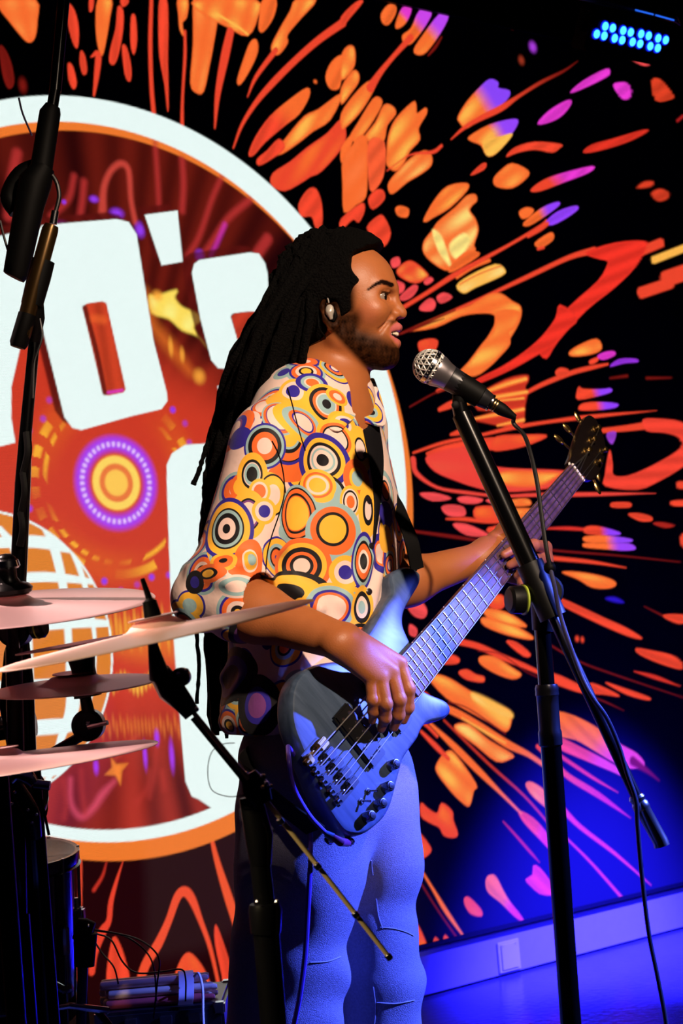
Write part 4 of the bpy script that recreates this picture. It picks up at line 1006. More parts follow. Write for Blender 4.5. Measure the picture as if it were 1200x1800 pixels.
# ---- the print: rings within rings, placed on the cloth one by one
stree = BVHTree.FromPolygons([tuple(v) for v in sp_], [tuple(q) for q in sq_])
SW, SB, SN, SO, SY, ST, SP = (236, 206, 196), (12, 8, 14), (46, 34, 150), (238, 108, 44), (248, 184, 56), (150, 184, 188), (120, 60, 130)
K_ = dict(W=SW, B=SB, N=SN, O=SO, Y=SY, T=ST, P=SP)
K2 = (300, 640, 2.609)
def shirt_mat(circles):
    m = bpy.data.materials.new('circle_print_cloth'); m.use_nodes = True; nt = m.node_tree; b = nt.nodes['Principled BSDF']; L = nt.links.new
    b.inputs['Roughness'].default_value = .6; b.inputs['Specular IOR Level'].default_value = .3; b.inputs['Sheen Weight'].default_value = .1
    geo = nt.nodes.new('ShaderNodeTexCoord'); pos = geo.outputs['Object']
    def ramp(stops, interp='CONSTANT'):
        r = nt.nodes.new('ShaderNodeValToRGB'); cr = r.color_ramp; cr.interpolation = interp
        while len(cr.elements) > 1: cr.elements.remove(cr.elements[-1])
        for i, (x, c, a) in enumerate(stops):
            e = cr.elements[0] if i == 0 else cr.elements.new(x)
            e.position = x; e.color = (*lin(c), a)
        return r
    # all over: smaller random rings
    vo = nt.nodes.new('ShaderNodeTexVoronoi'); vo.inputs['Scale'].default_value = 15; vo.inputs['Randomness'].default_value = .75; L(pos, vo.inputs['Vector'])
    wob = nt.nodes.new('ShaderNodeMath'); wob.operation = 'MULTIPLY'; wob.inputs[1].default_value = 1.35; L(vo.outputs['Distance'], wob.inputs[0])
    ra = ramp([(0, SW, 1), (.16, SN, 1), (.22, SO, 1), (.34, SB, 1), (.40, ST, 1), (.5, SY, 1), (.66, SN, 1), (.72, SW, 1)])
    rb = ramp([(0, SY, 1), (.2, SB, 1), (.27, SW, 1), (.38, SO, 1), (.52, SN, 1), (.6, ST, 1), (.7, SW, 1)])
    L(wob.outputs[0], ra.inputs[0]); L(wob.outputs[0], rb.inputs[0])
    sep = nt.nodes.new('ShaderNodeSeparateColor'); L(vo.outputs['Color'], sep.inputs[0])
    gt = nt.nodes.new('ShaderNodeMath'); gt.operation = 'GREATER_THAN'; gt.inputs[1].default_value = .5; L(sep.outputs[0], gt.inputs[0])
    mx = nt.nodes.new('ShaderNodeMix'); mx.data_type = 'RGBA'; L(gt.outputs[0], mx.inputs[0]); L(ra.outputs[0], mx.inputs[6]); L(rb.outputs[0], mx.inputs[7])
    cur = mx.outputs[2]
    for (x, y, rx, ry, rings) in circles:
        if x < 0: px, py = -x, -y; rx_, ry_ = rx, ry
        else: px, py = K2[0] + x / K2[2], K2[1] + y / K2[2]; rx_, ry_ = rx / K2[2], ry / K2[2]
        h = stree.ray_cast(Vector(CAM), Vector(ray(px, py)).normalized())
        if h[0] is None: continue
        c, n = h[0], h[1]; dist = (c.y) / FPX
        e1 = Vector(_r) - n * n.dot(Vector(_r)); e1.normalize(); e2 = n.cross(e1)
        if e2.dot(Vector(_u)) < 0: e2 = -e2
        f1 = max(e1.dot(Vector(_r)), .42); f2 = max(e2.dot(Vector(_u)), .42)
        r1, r2 = rx_ * dist / f1, ry_ * dist / f2
        R = Matrix((e1, e2, e1.cross(e2))).transposed()
        mp = nt.nodes.new('ShaderNodeMapping'); mp.vector_type = 'TEXTURE'
        mp.inputs['Location'].default_value = c; mp.inputs['Rotation'].default_value = R.to_euler(); mp.inputs['Scale'].default_value = (r1, r2, max(r1, r2) * 1.2)
        L(pos, mp.inputs['Vector'])
        ln = nt.nodes.new('ShaderNodeVectorMath'); ln.operation = 'LENGTH'; L(mp.outputs[0], ln.inputs[0])
        stops = [(0.0, K_[rings[0][0]], 1)]
        for (_, f), (kk, _2) in zip(rings[:-1], rings[1:]): stops.append((min(f, .97), K_[kk], 1))
        stops.append((.995, SW, 0))
        rr_ = ramp(stops); L(ln.outputs['Value'], rr_.inputs[0])
        x_ = nt.nodes.new('ShaderNodeMix'); x_.data_type = 'RGBA'; L(rr_.outputs['Alpha'], x_.inputs[0]); L(cur, x_.inputs[6]); L(rr_.outputs[0], x_.inputs[7])
        cur = x_.outputs[2]
    L(cur, b.inputs['Base Color'])
    no = nt.nodes.new('ShaderNodeTexNoise'); no.inputs['Scale'].default_value = 26; no.inputs['Detail'].default_value = 3; L(pos, no.inputs['Vector'])
    bp = nt.nodes.new('ShaderNodeBump'); bp.inputs['Strength'].default_value = .35; bp.inputs['Distance'].default_value = .006; L(no.outputs[0], bp.inputs['Height']); L(bp.outputs[0], b.inputs['Normal'])
    return m
def rg(s):
    out = []
    for t in s.split(): out.append((t[0], float(t[1:])))
    return out
CIRC = [
 # ground colour behind the rings on the side the photograph shows
 (420, 190, 62, 52, 'W.5 O.7 N.82 W1'), (350, 262, 52, 44, 'N.6 W1'), (290, 300, 60, 66, 'W.4 P.5 N.7 O1'), (250, 390, 50, 70, 'B.4 N.7 Y1'), (600, 180, 50, 40, 'O.5 Y1'),
 (640, 230, 150, 130, 'Y1'), (600, 480, 110, 50, 'O1'), (700, 960, 60, 60, 'W1'), (450, 560, 60, 60, 'Y1'),
 (230, 470, 60, 120, 'P.3 N.5 P.7 B.8 N1'), (310, 340, 50, 45, 'N1'), (330, 560, 60, 60, 'Y.7 O1'), (300, 950, 110, 60, 'O.3 W.5 T.7 O.85 B1'),
 (540, 320, 105, 130, 'Y.42 T.5 B.62 O.86 B.9 N1'), (505, 235, 78, 72, 'W.72 P.78 O.9 T1'),
 (610, 265, 100, 82, 'W.38 N.44 O.55 T.75 Y1'), (560, 125, 62, 58, 'N.48 W.75 Y1'), (650, 85, 70, 45, 'O.4 W.5 T.7 N1'), (715, 183, 84, 90, 'B.22 T.46 W.52 O.66 B.82 Y1'),
 (765, 150, 46, 34, 'W.4 O.75 Y1'), (790, 275, 62, 52, 'N.4 W.6 Y1'), (870, 390, 50, 100, 'W.4 B.5 Y1'), (755, 345, 86, 84, 'W.58 B.66 O.8 Y1'),
 (695, 440, 118, 116, 'B.22 W.36 T.44 W.52 B.64 Y.8 N1'), (690, 590, 112, 84, 'Y.5 T.85 B1'), (672, 555, 82, 68, 'Y.45 W.6 Y.66 O.8 Y1'),
 (855, 525, 56, 82, 'T.4 Y.58 O1'), (825, 632, 44, 70, 'O.38 W.58 B.7 W.8 Y1'), (430, 375, 92, 100, 'W.35 O.6 B.78 T.9 N1'),
 (372, 505, 66, 92, 'B.35 T.5 W.55 B.68 Y1'), (470, 600, 60, 90, 'W.5 Y.9 B1'), (408, 583, 46, 54, 'O.55 W.75 Y1'), (355, 690, 78, 105, 'W.5 P.58 B.66 Y1'), (430, 675, 50, 56, 'N.48 W.75 Y1'),
 (255, 755, 108, 132, 'B.15 W.35 B.5 T.6 B.66 Y.86 N1'), (378, 890, 62, 82, 'T.3 Y.5 W.6 O1'),
 (572, 685, 84, 122, 'Y.58 O.62 B.7 O.84 B.9 T1'), (755, 770, 118, 124, 'Y.50 B.62 O.78 T1'), (745, 757, 92, 96, 'Y.62 B.75 O1'),
 (600, 925, 132, 118, 'W.27 B.38 O.5 B.66 Y.82 O1'), (800, 955, 66, 72, 'N.42 W.68 Y1'), (905, 670, 40, 118, 'W.35 B.55 Y1'),
 (884, 905, 56, 120, 'B.28 W.4 O.6 B.7 T.85 N1'), (500, 1050, 84, 86, 'B.45 Y.82 B1'), (730, 1120, 118, 108, 'W.52 O.62 N.72 T.88 Y1'),
 (875, 1115, 50, 92, 'T.3 W.5 B.72 Y1'), (600, 1110, 36, 36, 'T.7 Y1'), (868, 1232, 46, 40, 'O.6 B1'), (985, 580, 38, 86, 'O.4 B.5 W.7 T1'), (990, 690, 30, 55, 'N1'), (955, 870, 34, 86, 'W.5 O.65 N1'), (985, 800, 26, 60, 'Y1'),
 (240, 900, 60, 30, 'B.3 O.7 Y1'), (170, 960, 60, 40, 'Y.4 B.6 O1'), (300, 1020, 90, 50, 'W.5 T.8 W1'), (110, 1000, 40, 50, 'N.5 B1'),
 (-405, -1190, 34, 44, 'B.4 N.7 B1'), (-450, -1240, 36, 50, 'P.4 N.6 B1'), (-425, -1120, 22, 26, 'P.6 B1')]
CIRC = [(a, b, c * 1.09, d * 1.09, rg(e)) for a, b, c, d, e in CIRC]
shirt = np_mesh('shirt', sp_, sq_, shirt_mat(CIRC), person)
M_STITCH = mat('dark_seam_thread', (14, 10, 14), .9, spec=.1)
for q in ([(505, 682), (513, 710), (521, 742), (529, 770), (536, 792)], [(478, 775), (490, 800), (498, 835), (499, 870), (490, 905), (478, 940), (470, 970), (466, 1010)]):
    project_line(stree, q, .0012, 'armhole_seam', M_STITCH, person, lift=.0002)
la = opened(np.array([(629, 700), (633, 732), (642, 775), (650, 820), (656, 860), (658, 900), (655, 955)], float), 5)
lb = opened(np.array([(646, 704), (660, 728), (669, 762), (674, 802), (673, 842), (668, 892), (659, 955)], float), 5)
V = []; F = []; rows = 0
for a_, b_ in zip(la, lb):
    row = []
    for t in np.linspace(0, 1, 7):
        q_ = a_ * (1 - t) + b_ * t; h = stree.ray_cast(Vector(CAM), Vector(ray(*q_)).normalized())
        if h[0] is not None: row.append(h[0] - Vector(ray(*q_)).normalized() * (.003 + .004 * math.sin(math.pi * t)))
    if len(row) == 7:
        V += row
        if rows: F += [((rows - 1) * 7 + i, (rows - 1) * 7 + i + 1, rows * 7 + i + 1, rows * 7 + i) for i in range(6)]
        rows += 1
tag(link_mesh('dark_front_strip', V, F, mat('dark_strip_cloth', (8, 6, 10), .8, spec=.2), person), 'black strip laid down the front of the shirt')  # black strip draped over the shirt front
# collar: two leaves folded down from the neckband
M_SH = shirt.data.materials[0]
def leaf(name, edge, drop, th=.003):
    "edge: points on the neckband; drop: matching outer points"
    a = opened(np.array(edge), 5); b = opened(np.array(drop), 5); n = len(a); V = []; F = []
    for lay in (0, 1):
        for i in range(n):
            nrm = unit(np.cross(a[min(i + 1, n - 1)] - a[max(i - 1, 0)], b[i] - a[i])); nrm = nrm if nrm @ (-_f) > -.2 else -nrm
            for j in range(5):
                t = j / 4; p = a[i] * (1 - t) + b[i] * t + nrm * (.010 * math.sin(t * 2.6) + (th if lay else 0)); V.append(p)
    q = n * 5
    for i in range(n - 1):
        for j in range(4):
            x = i * 5 + j; F.append((x, x + 1, x + 6, x + 5)); F.append((q + x, q + x + 5, q + x + 6, q + x + 1))
        for x in (i * 5, i * 5 + 4): F.append((x, x + 5, q + x + 5, q + x))
    for i in (0, n - 1):
        for j in range(4): x = i * 5 + j; F.append((x, q + x, q + x + 1, x + 1))
    return link_mesh(name, V, F, M_SH, person, True, 50)
leaf('collar', [S(538, 652, .02), S(548, 668, -.045), S(575, 690, -.075), S(606, 712, -.078), S(622, 728, -.07)],
     [S(515, 668, .02), S(515, 700, -.085), S(545, 735, -.125), S(585, 762, -.125), S(606, 748, -.1)])
leaf('collar', [S(640, 672, .04), S(638, 690, .02), S(634, 712, -.01), S(628, 732, -.04)],
     [S(655, 674, .05), S(668, 712, .02), S(672, 752, -.02), S(640, 748, -.055)])
cbm = mat("shirt_button", (30, 24, 30), .3)
for q in ((641, 800), (648, 880), (652, 960), (648, 1040)):
    h = stree.ray_cast(Vector(CAM), Vector(ray(*q)).normalized())
    if h[0]: MB().lathe(h[0], h[1], [(0, .0055), (.002, .0055), (.0026, .004)], 12).obj("shirt_button", cbm, person)
# ---- hair: a cap of roots and long dreadlocks down the back
M_HAIR = mat('black_hair', (5, 4, 4), .85, spec=.08, bump=1.0, bscale=240)
hc = Vol()
hc.ell(Hd(-2, 62), mm(100, 92, 84), HAX, .02); hc.ell(Hd(-30, 30, 0), mm(82, 90, 86), HAX, .04); hc.ell(Hd(20, 95), mm(62, 58, 66), HAX, .03)
hc.ell(Hd(-2, -2, 92), mm(25, 29, 34), HAX, .004, -1)
hc.cone(Hd(14, 30, 62), Hd(20, 2, 66), *mm(16, 8), k=.012); hc.cone(Hd(14, 30, -62), Hd(20, 2, -66), *mm(16, 8), k=.012)
def hairline(p, d):
    x, y, z = hl(p); n = smooth_noise(p, 31, 8, 150, 500)
    lim = 30 + 48 * sstep(98, 138, y) + 15 * np.exp(-((y - 58) / 13) ** 2) * (np.abs(z) > 30) - 22 * sstep(10, -14, y)
    d = d + .0022 * n
    return np.maximum(d, (x - lim - 2.5 * n) * PX * .8)
hc.post = hairline
a, b = hc.mesh(.003); np_mesh('hair', a, b, M_HAIR, person)
rh = np.random.RandomState(11)
LOCKS = 118
for i in range(LOCKS):
    t = rh.rand(); ph = rh.uniform(-1.35, 1.35); el = rh.uniform(-.1, 1.25)
    ey, ez = math.sin(el), math.sin(ph) * math.cos(el); ex = -math.cos(ph) * math.cos(el)
    if i % 5 == 0: ex = abs(ex) * .45
    p0 = Hd(-2 + 92 * ex, 60 + 84 * ey, 78 * ez); p1 = Hd(-12 + 108 * ex, 62 + 90 * ey, 90 * ez)
    s = (ph + 1.35) / 2.7                                              # 0 far side .. 1 near side
    q = rh.rand()
    dy = .10 - .20 * s
    xm = 440 + 105 * q
    pts = [p0, p1, S(450 + 96 * q ** .9, 560 + rh.uniform(-12, 12), dy * .9), S(398 + 128 * q, 668 + rh.uniform(-14, 14), dy * .8 + .01)]
    if q < .55 or s < .5:
        L = rh.choice([880, 930, 1000, 1080, 1180, 1270], p=[.2, .2, .2, .15, .15, .1]) + rh.uniform(-30, 30)
        xe = 376 + 60 * q; back = .05 + .11 * rh.rand()
        pts += [S(380 + 96 * q, 770, back - .02), S(366 + 85 * q, 860, back + .01)]
        if L > 950: pts += [S(358 + 70 * q, 960, back + .03)]
        if L > 1100: pts += [S(362 + 55 * q, 1080, back + .03)]
        pts += [S(366 + 60 * q if L > 900 else 352 + 90 * q, L, back + .02)]
    else:
        pts += [S(432 + 85 * q, 740 - 40 * q, -.02 + .05 * rh.rand()), S(420 + 80 * q, 790, .10)]
    r = rh.uniform(.0055, .0085); n = len(pts)
    P = opened(np.array(pts), 7); m = len(P)
    P = P + np.cumsum(rh.randn(m, 3) * .0007, 0)
    ex_, ey_, ez_ = hl(P); P = P - (np.where((np.hypot(ex_ + 2, ey_ + 2) < 27) & (ez_ > 50), 1, 0) * 34 * PX)[:, None] * HF
    rr = r * (1 + .16 * np.sin(np.arange(m) * 1.7 + i) + .1 * rh.randn(m)); rr[-1] = r * .4; rr[0] = r * .8
    MB().tube(P, rr, 7).obj('dreadlock', M_HAIR, person, autos=None)
# loose ones that show against the bright screen
for pts, r in (([(392, 700, .06), (368, 780, .06), (352, 830, .05), (342, 852, .05)], .0045), ([(385, 740, .07), (366, 810, .07), (358, 860, .06), (364, 900, .06)], .005),
               ([(352, 1040, .04), (344, 1100, .04), (347, 1170, .04), (344, 1235, .045)], .0035), ([(372, 1040, .05), (366, 1120, .05), (372, 1200, .05), (377, 1292, .05)], .007),
               ([(382, 1040, .06), (374, 1140, .05), (382, 1240, .05), (386, 1288, .05)], .007), ([(370, 900, .1), (358, 960, .08), (352, 1040, .04)], .006)):
    P = opened(np.array([S(*q) for q in pts]), 8); P = P + np.cumsum(rh.randn(len(P), 3) * .0006, 0)
    MB().tube(P, r * (1 + .15 * rh.randn(len(P))), 7).obj('dreadlock', M_HAIR, person, autos=None)
# ---- in-ear monitor with its lead
iem = empty('in_ear_monitor', Hd(-4, 0, 86), 'silver in-ear monitor in the singer\'s ear with a thin dark lead', 'earphone')
M_SIL = mat('silver_shell', (190, 182, 170), .35, .3)
v = Vol(); v.ell(Hd(-3, 6, 84), mm(7.5, 9.5, 5), HAX, .004); v.cone(Hd(-3, 2, 85), Hd(-1, -8, 83), *mm(6.5, 3.5), k=.004)
a, b = v.mesh(.0012); np_mesh('shell', a, b, M_SIL, iem)
MB().tube([Hd(-5, 6, 80), Hd(3, 4, 81), Hd(6, -4, 80), Hd(2, -12, 79)], 4 * PX, 10, spline=6).obj('rubber_seal', mat('black_rubber', (4, 4, 4), .6, spec=.12), iem)
MB().tube([Hd(-4, 18, 86), Hd(-7, 30, 88), Hd(-14, 38, 86), Hd(-22, 30, 84)], 1.2 * PX, 8, spline=6).obj('ear_hook', M_SIL, iem)
MB().tube([Hd(-24, 30, 84), Hd(-24, -20, 78), Hd(-15, -42, 62), Hd(-22, -70, 56), Hd(-42, -92, 52), Hd(-62, -100, 50)], 1.1 * PX, 6, spline=8).obj('lead', mat('black_rubber', (4, 4, 4), .6, spec=.12), iem)
# ------------------------------------------------------------------ five-string bass guitar
bass = empty('bass_guitar', B(.1, 0, -.02), 'five-string bass guitar with pale satin double-horned body, held by the singer', 'bass guitar')
TOP = -.012                                                           # body top, below the fretboard surface
def wood(name, col, dark, rough, sc=6, stretch=14, coat=.0, axis=BN):
    m = bpy.data.materials.new(name); m.use_nodes = True; nt = m.node_tree; b = nt.nodes['Principled BSDF']; L = nt.links.new
    tc = nt.nodes.new('ShaderNodeTexCoord'); mp = nt.nodes.new('ShaderNodeMapping')
    R = Matrix((tuple(BN), tuple(BW), tuple(BH)))                      # to frame of the neck
    mp.vector_type = 'POINT'; mp.inputs['Rotation'].default_value = R.to_euler(); L(tc.outputs['Object'], mp.inputs[0])
    sc_ = nt.nodes.new('ShaderNodeVectorMath'); sc_.operation = 'MULTIPLY'; sc_.inputs[1].default_value = (sc, sc * stretch, sc * stretch); L(mp.outputs[0], sc_.inputs[0])
    n = nt.nodes.new('ShaderNodeTexNoise'); n.inputs['Scale'].default_value = 1; n.inputs['Detail'].default_value = 6; n.inputs['Distortion'].default_value = .6; L(sc_.outputs[0], n.inputs['Vector'])
    r = nt.nodes.new('ShaderNodeValToRGB'); r.color_ramp.elements[0].position = .36; r.color_ramp.elements[1].position = .62
    r.color_ramp.elements[0].color = (*lin(dark), 1); r.color_ramp.elements[1].color = (*lin(col), 1)
    L(n.outputs[0], r.inputs[0]); L(r.outputs[0], b.inputs['Base Color']); b.inputs['Roughness'].default_value = rough; b.inputs['Coat Weight'].default_value = coat
    return m
M_BODY = wood('satin_ash', (72, 88, 112), (56, 72, 94), .38, 9, 9)
M_ROSE = wood('rosewood', (92, 66, 74), (66, 44, 52), .5, 12, 12)
M_MAPLE = wood('neck_wood', (150, 96, 60), (112, 66, 40), .3, 8, 10)
M_CHR = mat('chrome', (200, 200, 205), .16, 1.0); M_NIK = mat('string_steel', (205, 200, 195), .3, 1.0); M_GOLD = mat('brass_hardware', (220, 180, 110), .25, 1.0)
M_PICK = mat('black_pickup_cover', (16, 16, 18), .35)
OUT = '690,1040 687,1012 700,1000 714,995 727,998 737,1004 741,1012 739,1026 727,1047 716,1066 711,1080 710,1093 712,1104 718,1118 724,1132 728,1150 735,1180 741,1205 747,1213 760,1220 780,1228 790,1236 794,1247 791,1256 780,1263 760,1267 748,1274 741,1285 736,1297 723,1315 710,1335 706,1350 700,1373 692,1405 684,1425 673,1441 652,1459 633,1467 610,1464 594,1448 573,1415 550,1364 530,1314 517,1280 512,1248 514,1215 524,1190 545,1172 575,1163 602,1160 622,1148 640,1122 655,1100 668,1076 678,1058'
_p = closed(trace(OUT), 3); ol = [BL(x, y, TOP) for x, y in _p]
def body_mesh():
    n = len(ol); c = np.mean(ol, 0); th = .043; V = []; F = []
    P = np.array(ol); T = np.roll(P, -1, 0) - np.roll(P, 1, 0); T /= np.linalg.norm(T, axis=1)[:, None]; N_ = np.stack([T[:, 1], -T[:, 0]], 1)
    if ((P - c) * N_).sum() < 0: N_ = -N_
    prof = [(-.0085, 0), (-.004, -.0012), (-.0012, -.0042), (0, -.009), (0, -th + .01), (-.0015, -th + .005), (-.005, -th + .0012), (-.010, -th)]
    for o_, h_ in prof: V += [B(*(P[i] + N_[i] * o_), TOP + h_) for i in range(n)]
    for k in range(len(prof) - 1):
        for i in range(n): F.append((k * n + i, k * n + (i + 1) % n, (k + 1) * n + (i + 1) % n, (k + 1) * n + i))
    F.append(tuple(range(n))[::-1]); F.append(tuple(range((len(prof) - 1) * n, len(prof) * n)))
    return V, F
V, F = body_mesh(); me_ = link_mesh('body', V, F, M_BODY, bass, True, 30)
bm = bmesh.new(); bm.from_mesh(me_.data); bmesh.ops.recalc_face_normals(bm, faces=bm.faces[:]); bmesh.ops.triangulate(bm, faces=[f for f in bm.faces if len(f.verts) > 4]); bm.to_mesh(me_.data); bm.free()
me_.data.set_sharp_from_angle(angle=math.radians(30))
def BB(mb, a0, a1, w0, w1, h0, h1, bev=.001):
    return mb.box(B((a0 + a1) / 2, (w0 + w1) / 2, (h0 + h1) / 2), BN * (a1 - a0) / 2, BW * (w1 - w0) / 2, BH * (h1 - h0) / 2, bev)
# neck and fretboard: tapered
def wid(a): return .0205 + (.0335 - .0205) * (SCALE - a) / (SCALE - .215)
NUT = SCALE
def taper(name, a0, a1, secs, m):
    V = []; F = []; n = len(secs(a0)); K = 10
    for k in range(K + 1):
        a = a0 + (a1 - a0) * k / K
        V += [B(a, w, h) for w, h in secs(a)]
    for k in range(K):
        for i in range(n): F.append((k * n + i, k * n + (i + 1) % n, (k + 1) * n + (i + 1) % n, (k + 1) * n + i))
    F.append(tuple(range(n))[::-1]); F.append(tuple(range(K * n, K * n + n)))
    return link_mesh(name, V, F, m, bass, True, 40)
taper('fretboard', .205, NUT + .004, lambda a: [(-wid(a), 0), (-wid(a) * .5, .0007), (0, .001), (wid(a) * .5, .0007), (wid(a), 0), (wid(a), -.006), (-wid(a), -.006)], M_ROSE)
taper('neck', .20, NUT + .02, lambda a: [(wid(a), -.0062)] + [(wid(a) * math.cos(t) * 1.0, -.0065 - .0175 * math.sin(t)) for t in np.linspace(.15, math.pi - .15, 9)] + [(-wid(a), -.0062)], M_MAPLE)
for k in range(1, 25):
    a = NUT - SCALE * (1 - 2 ** (-k / 12))
    if a < .21: break
    w = wid(a)
    MB().tube([B(a, -w + .001, .0008), B(a, -w * .4, .0017), B(a, w * .4, .0017), B(a, w - .001, .0008)], .0008, 6).obj('fret', M_NIK, bass)
    if k in (3, 5, 7, 9, 12, 15, 17, 19, 21): MB().ball(B(a + .012, -w - .0002, -.003), .0012, 8).obj('side_dot', mat('pearl_dot', (235, 230, 220), .3), bass)
BB(MB(), NUT, NUT + .005, -.0205, .0205, -.004, .003, .0006).obj('nut', mat('bone_nut', (230, 222, 200), .4), bass)
# headstock with five tuners, three on the bass side and two on the treble side
hp = [BL(x, y, -.012) for x, y in ((996, 822), (1001, 803), (1010, 778), (1022, 750), (1034, 731), (1045, 727), (1056, 737), (1065, 760), (1069, 784), (1063, 812), (1048, 838), (1031, 845))]
hq = closed(np.array(hp), 3); n = len(hq); V = []; F = []
def hdrop(a): return -.004 - .10 * max(a - NUT - .004, 0)
for h_ in (0, -.0025, -.0125, -.0145):
    s_ = .96 if h_ in (0, -.0145) else 1
    c_ = hq.mean(0)
    V += [B(*(c_ + (p - c_) * s_), hdrop((c_ + (p - c_) * s_)[0]) + h_) for p in hq]
for k in range(3):
    for i in range(n): F.append((k * n + i, k * n + (i + 1) % n, (k + 1) * n + (i + 1) % n, (k + 1) * n + i))
F.append(tuple(range(n))[::-1]); F.append(tuple(range(3 * n, 4 * n)))
head_ = link_mesh('headstock', V, F, mat('dark_headstock_face', (20, 14, 14), .3), bass, True, 30)
bm = bmesh.new(); bm.from_mesh(head_.data); bmesh.ops.recalc_face_normals(bm, faces=bm.faces[:]); bm.to_mesh(head_.data); bm.free()
posts = [BL(x, y, -.010) for x, y in ((1029, 793), (1040, 773), (1050, 752), (1060, 792), (1049, 813))]
keys = [BL(x, y, -.03) for x, y in ((984, 771), (1001, 751), (1022, 731), (1056, 833), (1052, 856))]
for i, ((a, w), (ka, kw)) in enumerate(zip(posts, keys)):
    h0 = hdrop(a); hh = h0 - .022; s = -1 if i < 3 else 1
    MB().lathe(B(a, w, h0), BH, [(0, .0075), (.002, .0075), (.003, .0052), (.006, .0042), (.010, .0042), (.012, .0056), (.014, .0056), (.015, .004)], 16).obj('tuning_post', M_GOLD, bass)
    p0 = B(a, w, hh); p1 = B(ka, kw, hh); dd = unit(p1 - p0)
    k = MB().tube([p0 + dd * .010, p1], .0024, 8); BB(k, a - .007, a + .007, w - .006, w + .006, hh - .005, hh + .005, .002)
    k.ball(p1, .0115, 14, (1.25, .55, .30), (Vector(dd), Vector(np.cross(BH, dd)), Vector(BH))); k.obj('tuning_key', M_GOLD, bass)
# bridge: plate, five saddles; strings
ys = [-.0385, -.0192, 0, .0192, .0385]; yn = [-.0165, -.0083, 0, .0083, .0165]
BB(MB(), -.050, -.002, -.050, .050, TOP, TOP + .003, .001).obj('bridge_plate', M_CHR, bass)
for i, y in enumerate(ys):
    s = MB(); BB(s, -.018, .002, y - .0075, y + .0075, TOP + .0035, TOP + .013, .0015); BB(s, -.050, -.040, y - .0075, y + .0075, TOP + .003, TOP + .013, .0015)
    s.tube([B(-.042, y, TOP + .008), B(-.016, y, TOP + .008)], .0016, 6); s.lathe(B(-.030, y, TOP + .003), BH, [(0, .004), (.004, .004), (.0045, .0025)], 10)
    s.lathe(B(-.050, y, TOP + .008), -BN, [(0, .0055), (.006, .0055), (.008, .004)], 12)
    s.obj('saddle', M_CHR if i else M_GOLD, bass)
pn = [posts[0], posts[1], posts[2], posts[3], posts[4]]
for i in range(5):
    r = (.0015, .0013, .0011, .0009, .0008)[i]; P = pn[i]
    MB().tube([B(-.040, ys[i], TOP + .012), B(0, ys[i], TOP + .0145), B(NUT, yn[i], .0042), B(P[0], P[1] + (.004 if i < 3 else -.004), hdrop(P[0]) + .008)], r, 6).obj('string', M_NIK, bass)
for a in (.062, .150):
    p = MB(); BB(p, a - .021, a + .021, -.052, .052, TOP, TOP + .010, .003); o = p.obj('pickup', M_PICK, bass)
    for y in ys:
        for s_ in (-.009, .009): MB().lathe(B(a + s_, y * .98, TOP + .0098), BH, [(0, .0034), (.0008, .0034), (.0009, .002)], 10).obj('pole_piece', M_CHR, o)
# four knobs along the lower edge, two small toggles
def knob(x, y):
    a, w = BL(x, y, TOP + .012)
    k = MB().lathe(B(a, w, TOP), BH, [(0, .0085), (.003, .0088), (.015, .0082), (.017, .0070), (.0175, .003)], 18).obj('knob', mat('dark_chrome', (120, 120, 130), .25, 1.0), bass)
    MB().lathe(B(a, w, TOP + .0172), BH, [(0, .0058), (.0012, .005), (.0014, .001)], 14).obj('knob_cap', M_CHR, k)
for x, y in ((694, 1343), (684, 1382), (671, 1412), (651, 1434)): knob(x, y)
for x, y in ((646, 1391), (634, 1409)):
    a, w = BL(x, y, TOP)
    t = MB().lathe(B(a, w, TOP), BH, [(0, .0055), (.0018, .0055), (.002, .003), (.005, .0026)], 6); t.tube([B(a, w, TOP + .004), B(a + .003, w + .006, TOP + .016)], [.0013, .0019], 8)
    t.obj('toggle_switch', M_CHR, bass)
a, w = BL(738, 1008, TOP); MB().lathe(B(a, w - .004, TOP - .02), unit(BN * .9 - BW * .3), [(0, .004), (.012, .004), (.014, .0075), (.017, .0075), (.018, .004)], 12).obj('strap_button', M_CHR, bass)
a, w = BL(604, 1465, TOP); MB().lathe(B(a - .002, w - .004, TOP - .02), unit(-BN), [(0, .004), (.010, .004), (.012, .0075), (.015, .0075), (.016, .004)], 12).obj('strap_button', M_CHR, bass)
jk = BL(612, 1466, TOP - .02)
MB().lathe(B(jk[0] - .001, jk[1] + .01, TOP - .024), unit(-BN + BW * .2), [(0, .008), (.004, .008), (.005, .006), (.008, .006)], 14).obj('jack_socket', M_CHR, bass)
# leather strap over the far shoulder
def ribbon(mb, pts, nrm, w, th=.0025, k=8):
    P = opened(np.array(pts), k); Nn = opened(np.array(nrm), k); V = []; F = []; n = len(P)
    for i in range(n):
        t = unit(P[min(i + 1, n - 1)] - P[max(i - 1, 0)]); nn = unit(Nn[i] - t * (Nn[i] @ t)); s = np.cross(t, nn)
        for u_, v_ in ((-1, 1), (1, 1), (1, -1), (-1, -1)): V.append(P[i] + s * w / 2 * u_ + nn * th / 2 * v_)
    for i in range(n - 1):
        for j in range(4): F.append((i * 4 + j, i * 4 + (j + 1) % 4, i * 4 + 4 + (j + 1) % 4, i * 4 + 4 + j))
    F.append((0, 1, 2, 3)); F.append((n * 4 - 1, n * 4 - 2, n * 4 - 3, n * 4 - 4))
    return mb.add(V, F)
def on_shirt(x, y, lift=.004):
    h = stree.ray_cast(Vector(CAM), Vector(ray(x, y)).normalized())
    return (np.array(h[0] + h[1] * lift), np.array(h[1])) if h[0] is not None else None
a, w = BL(738, 1008, TOP)
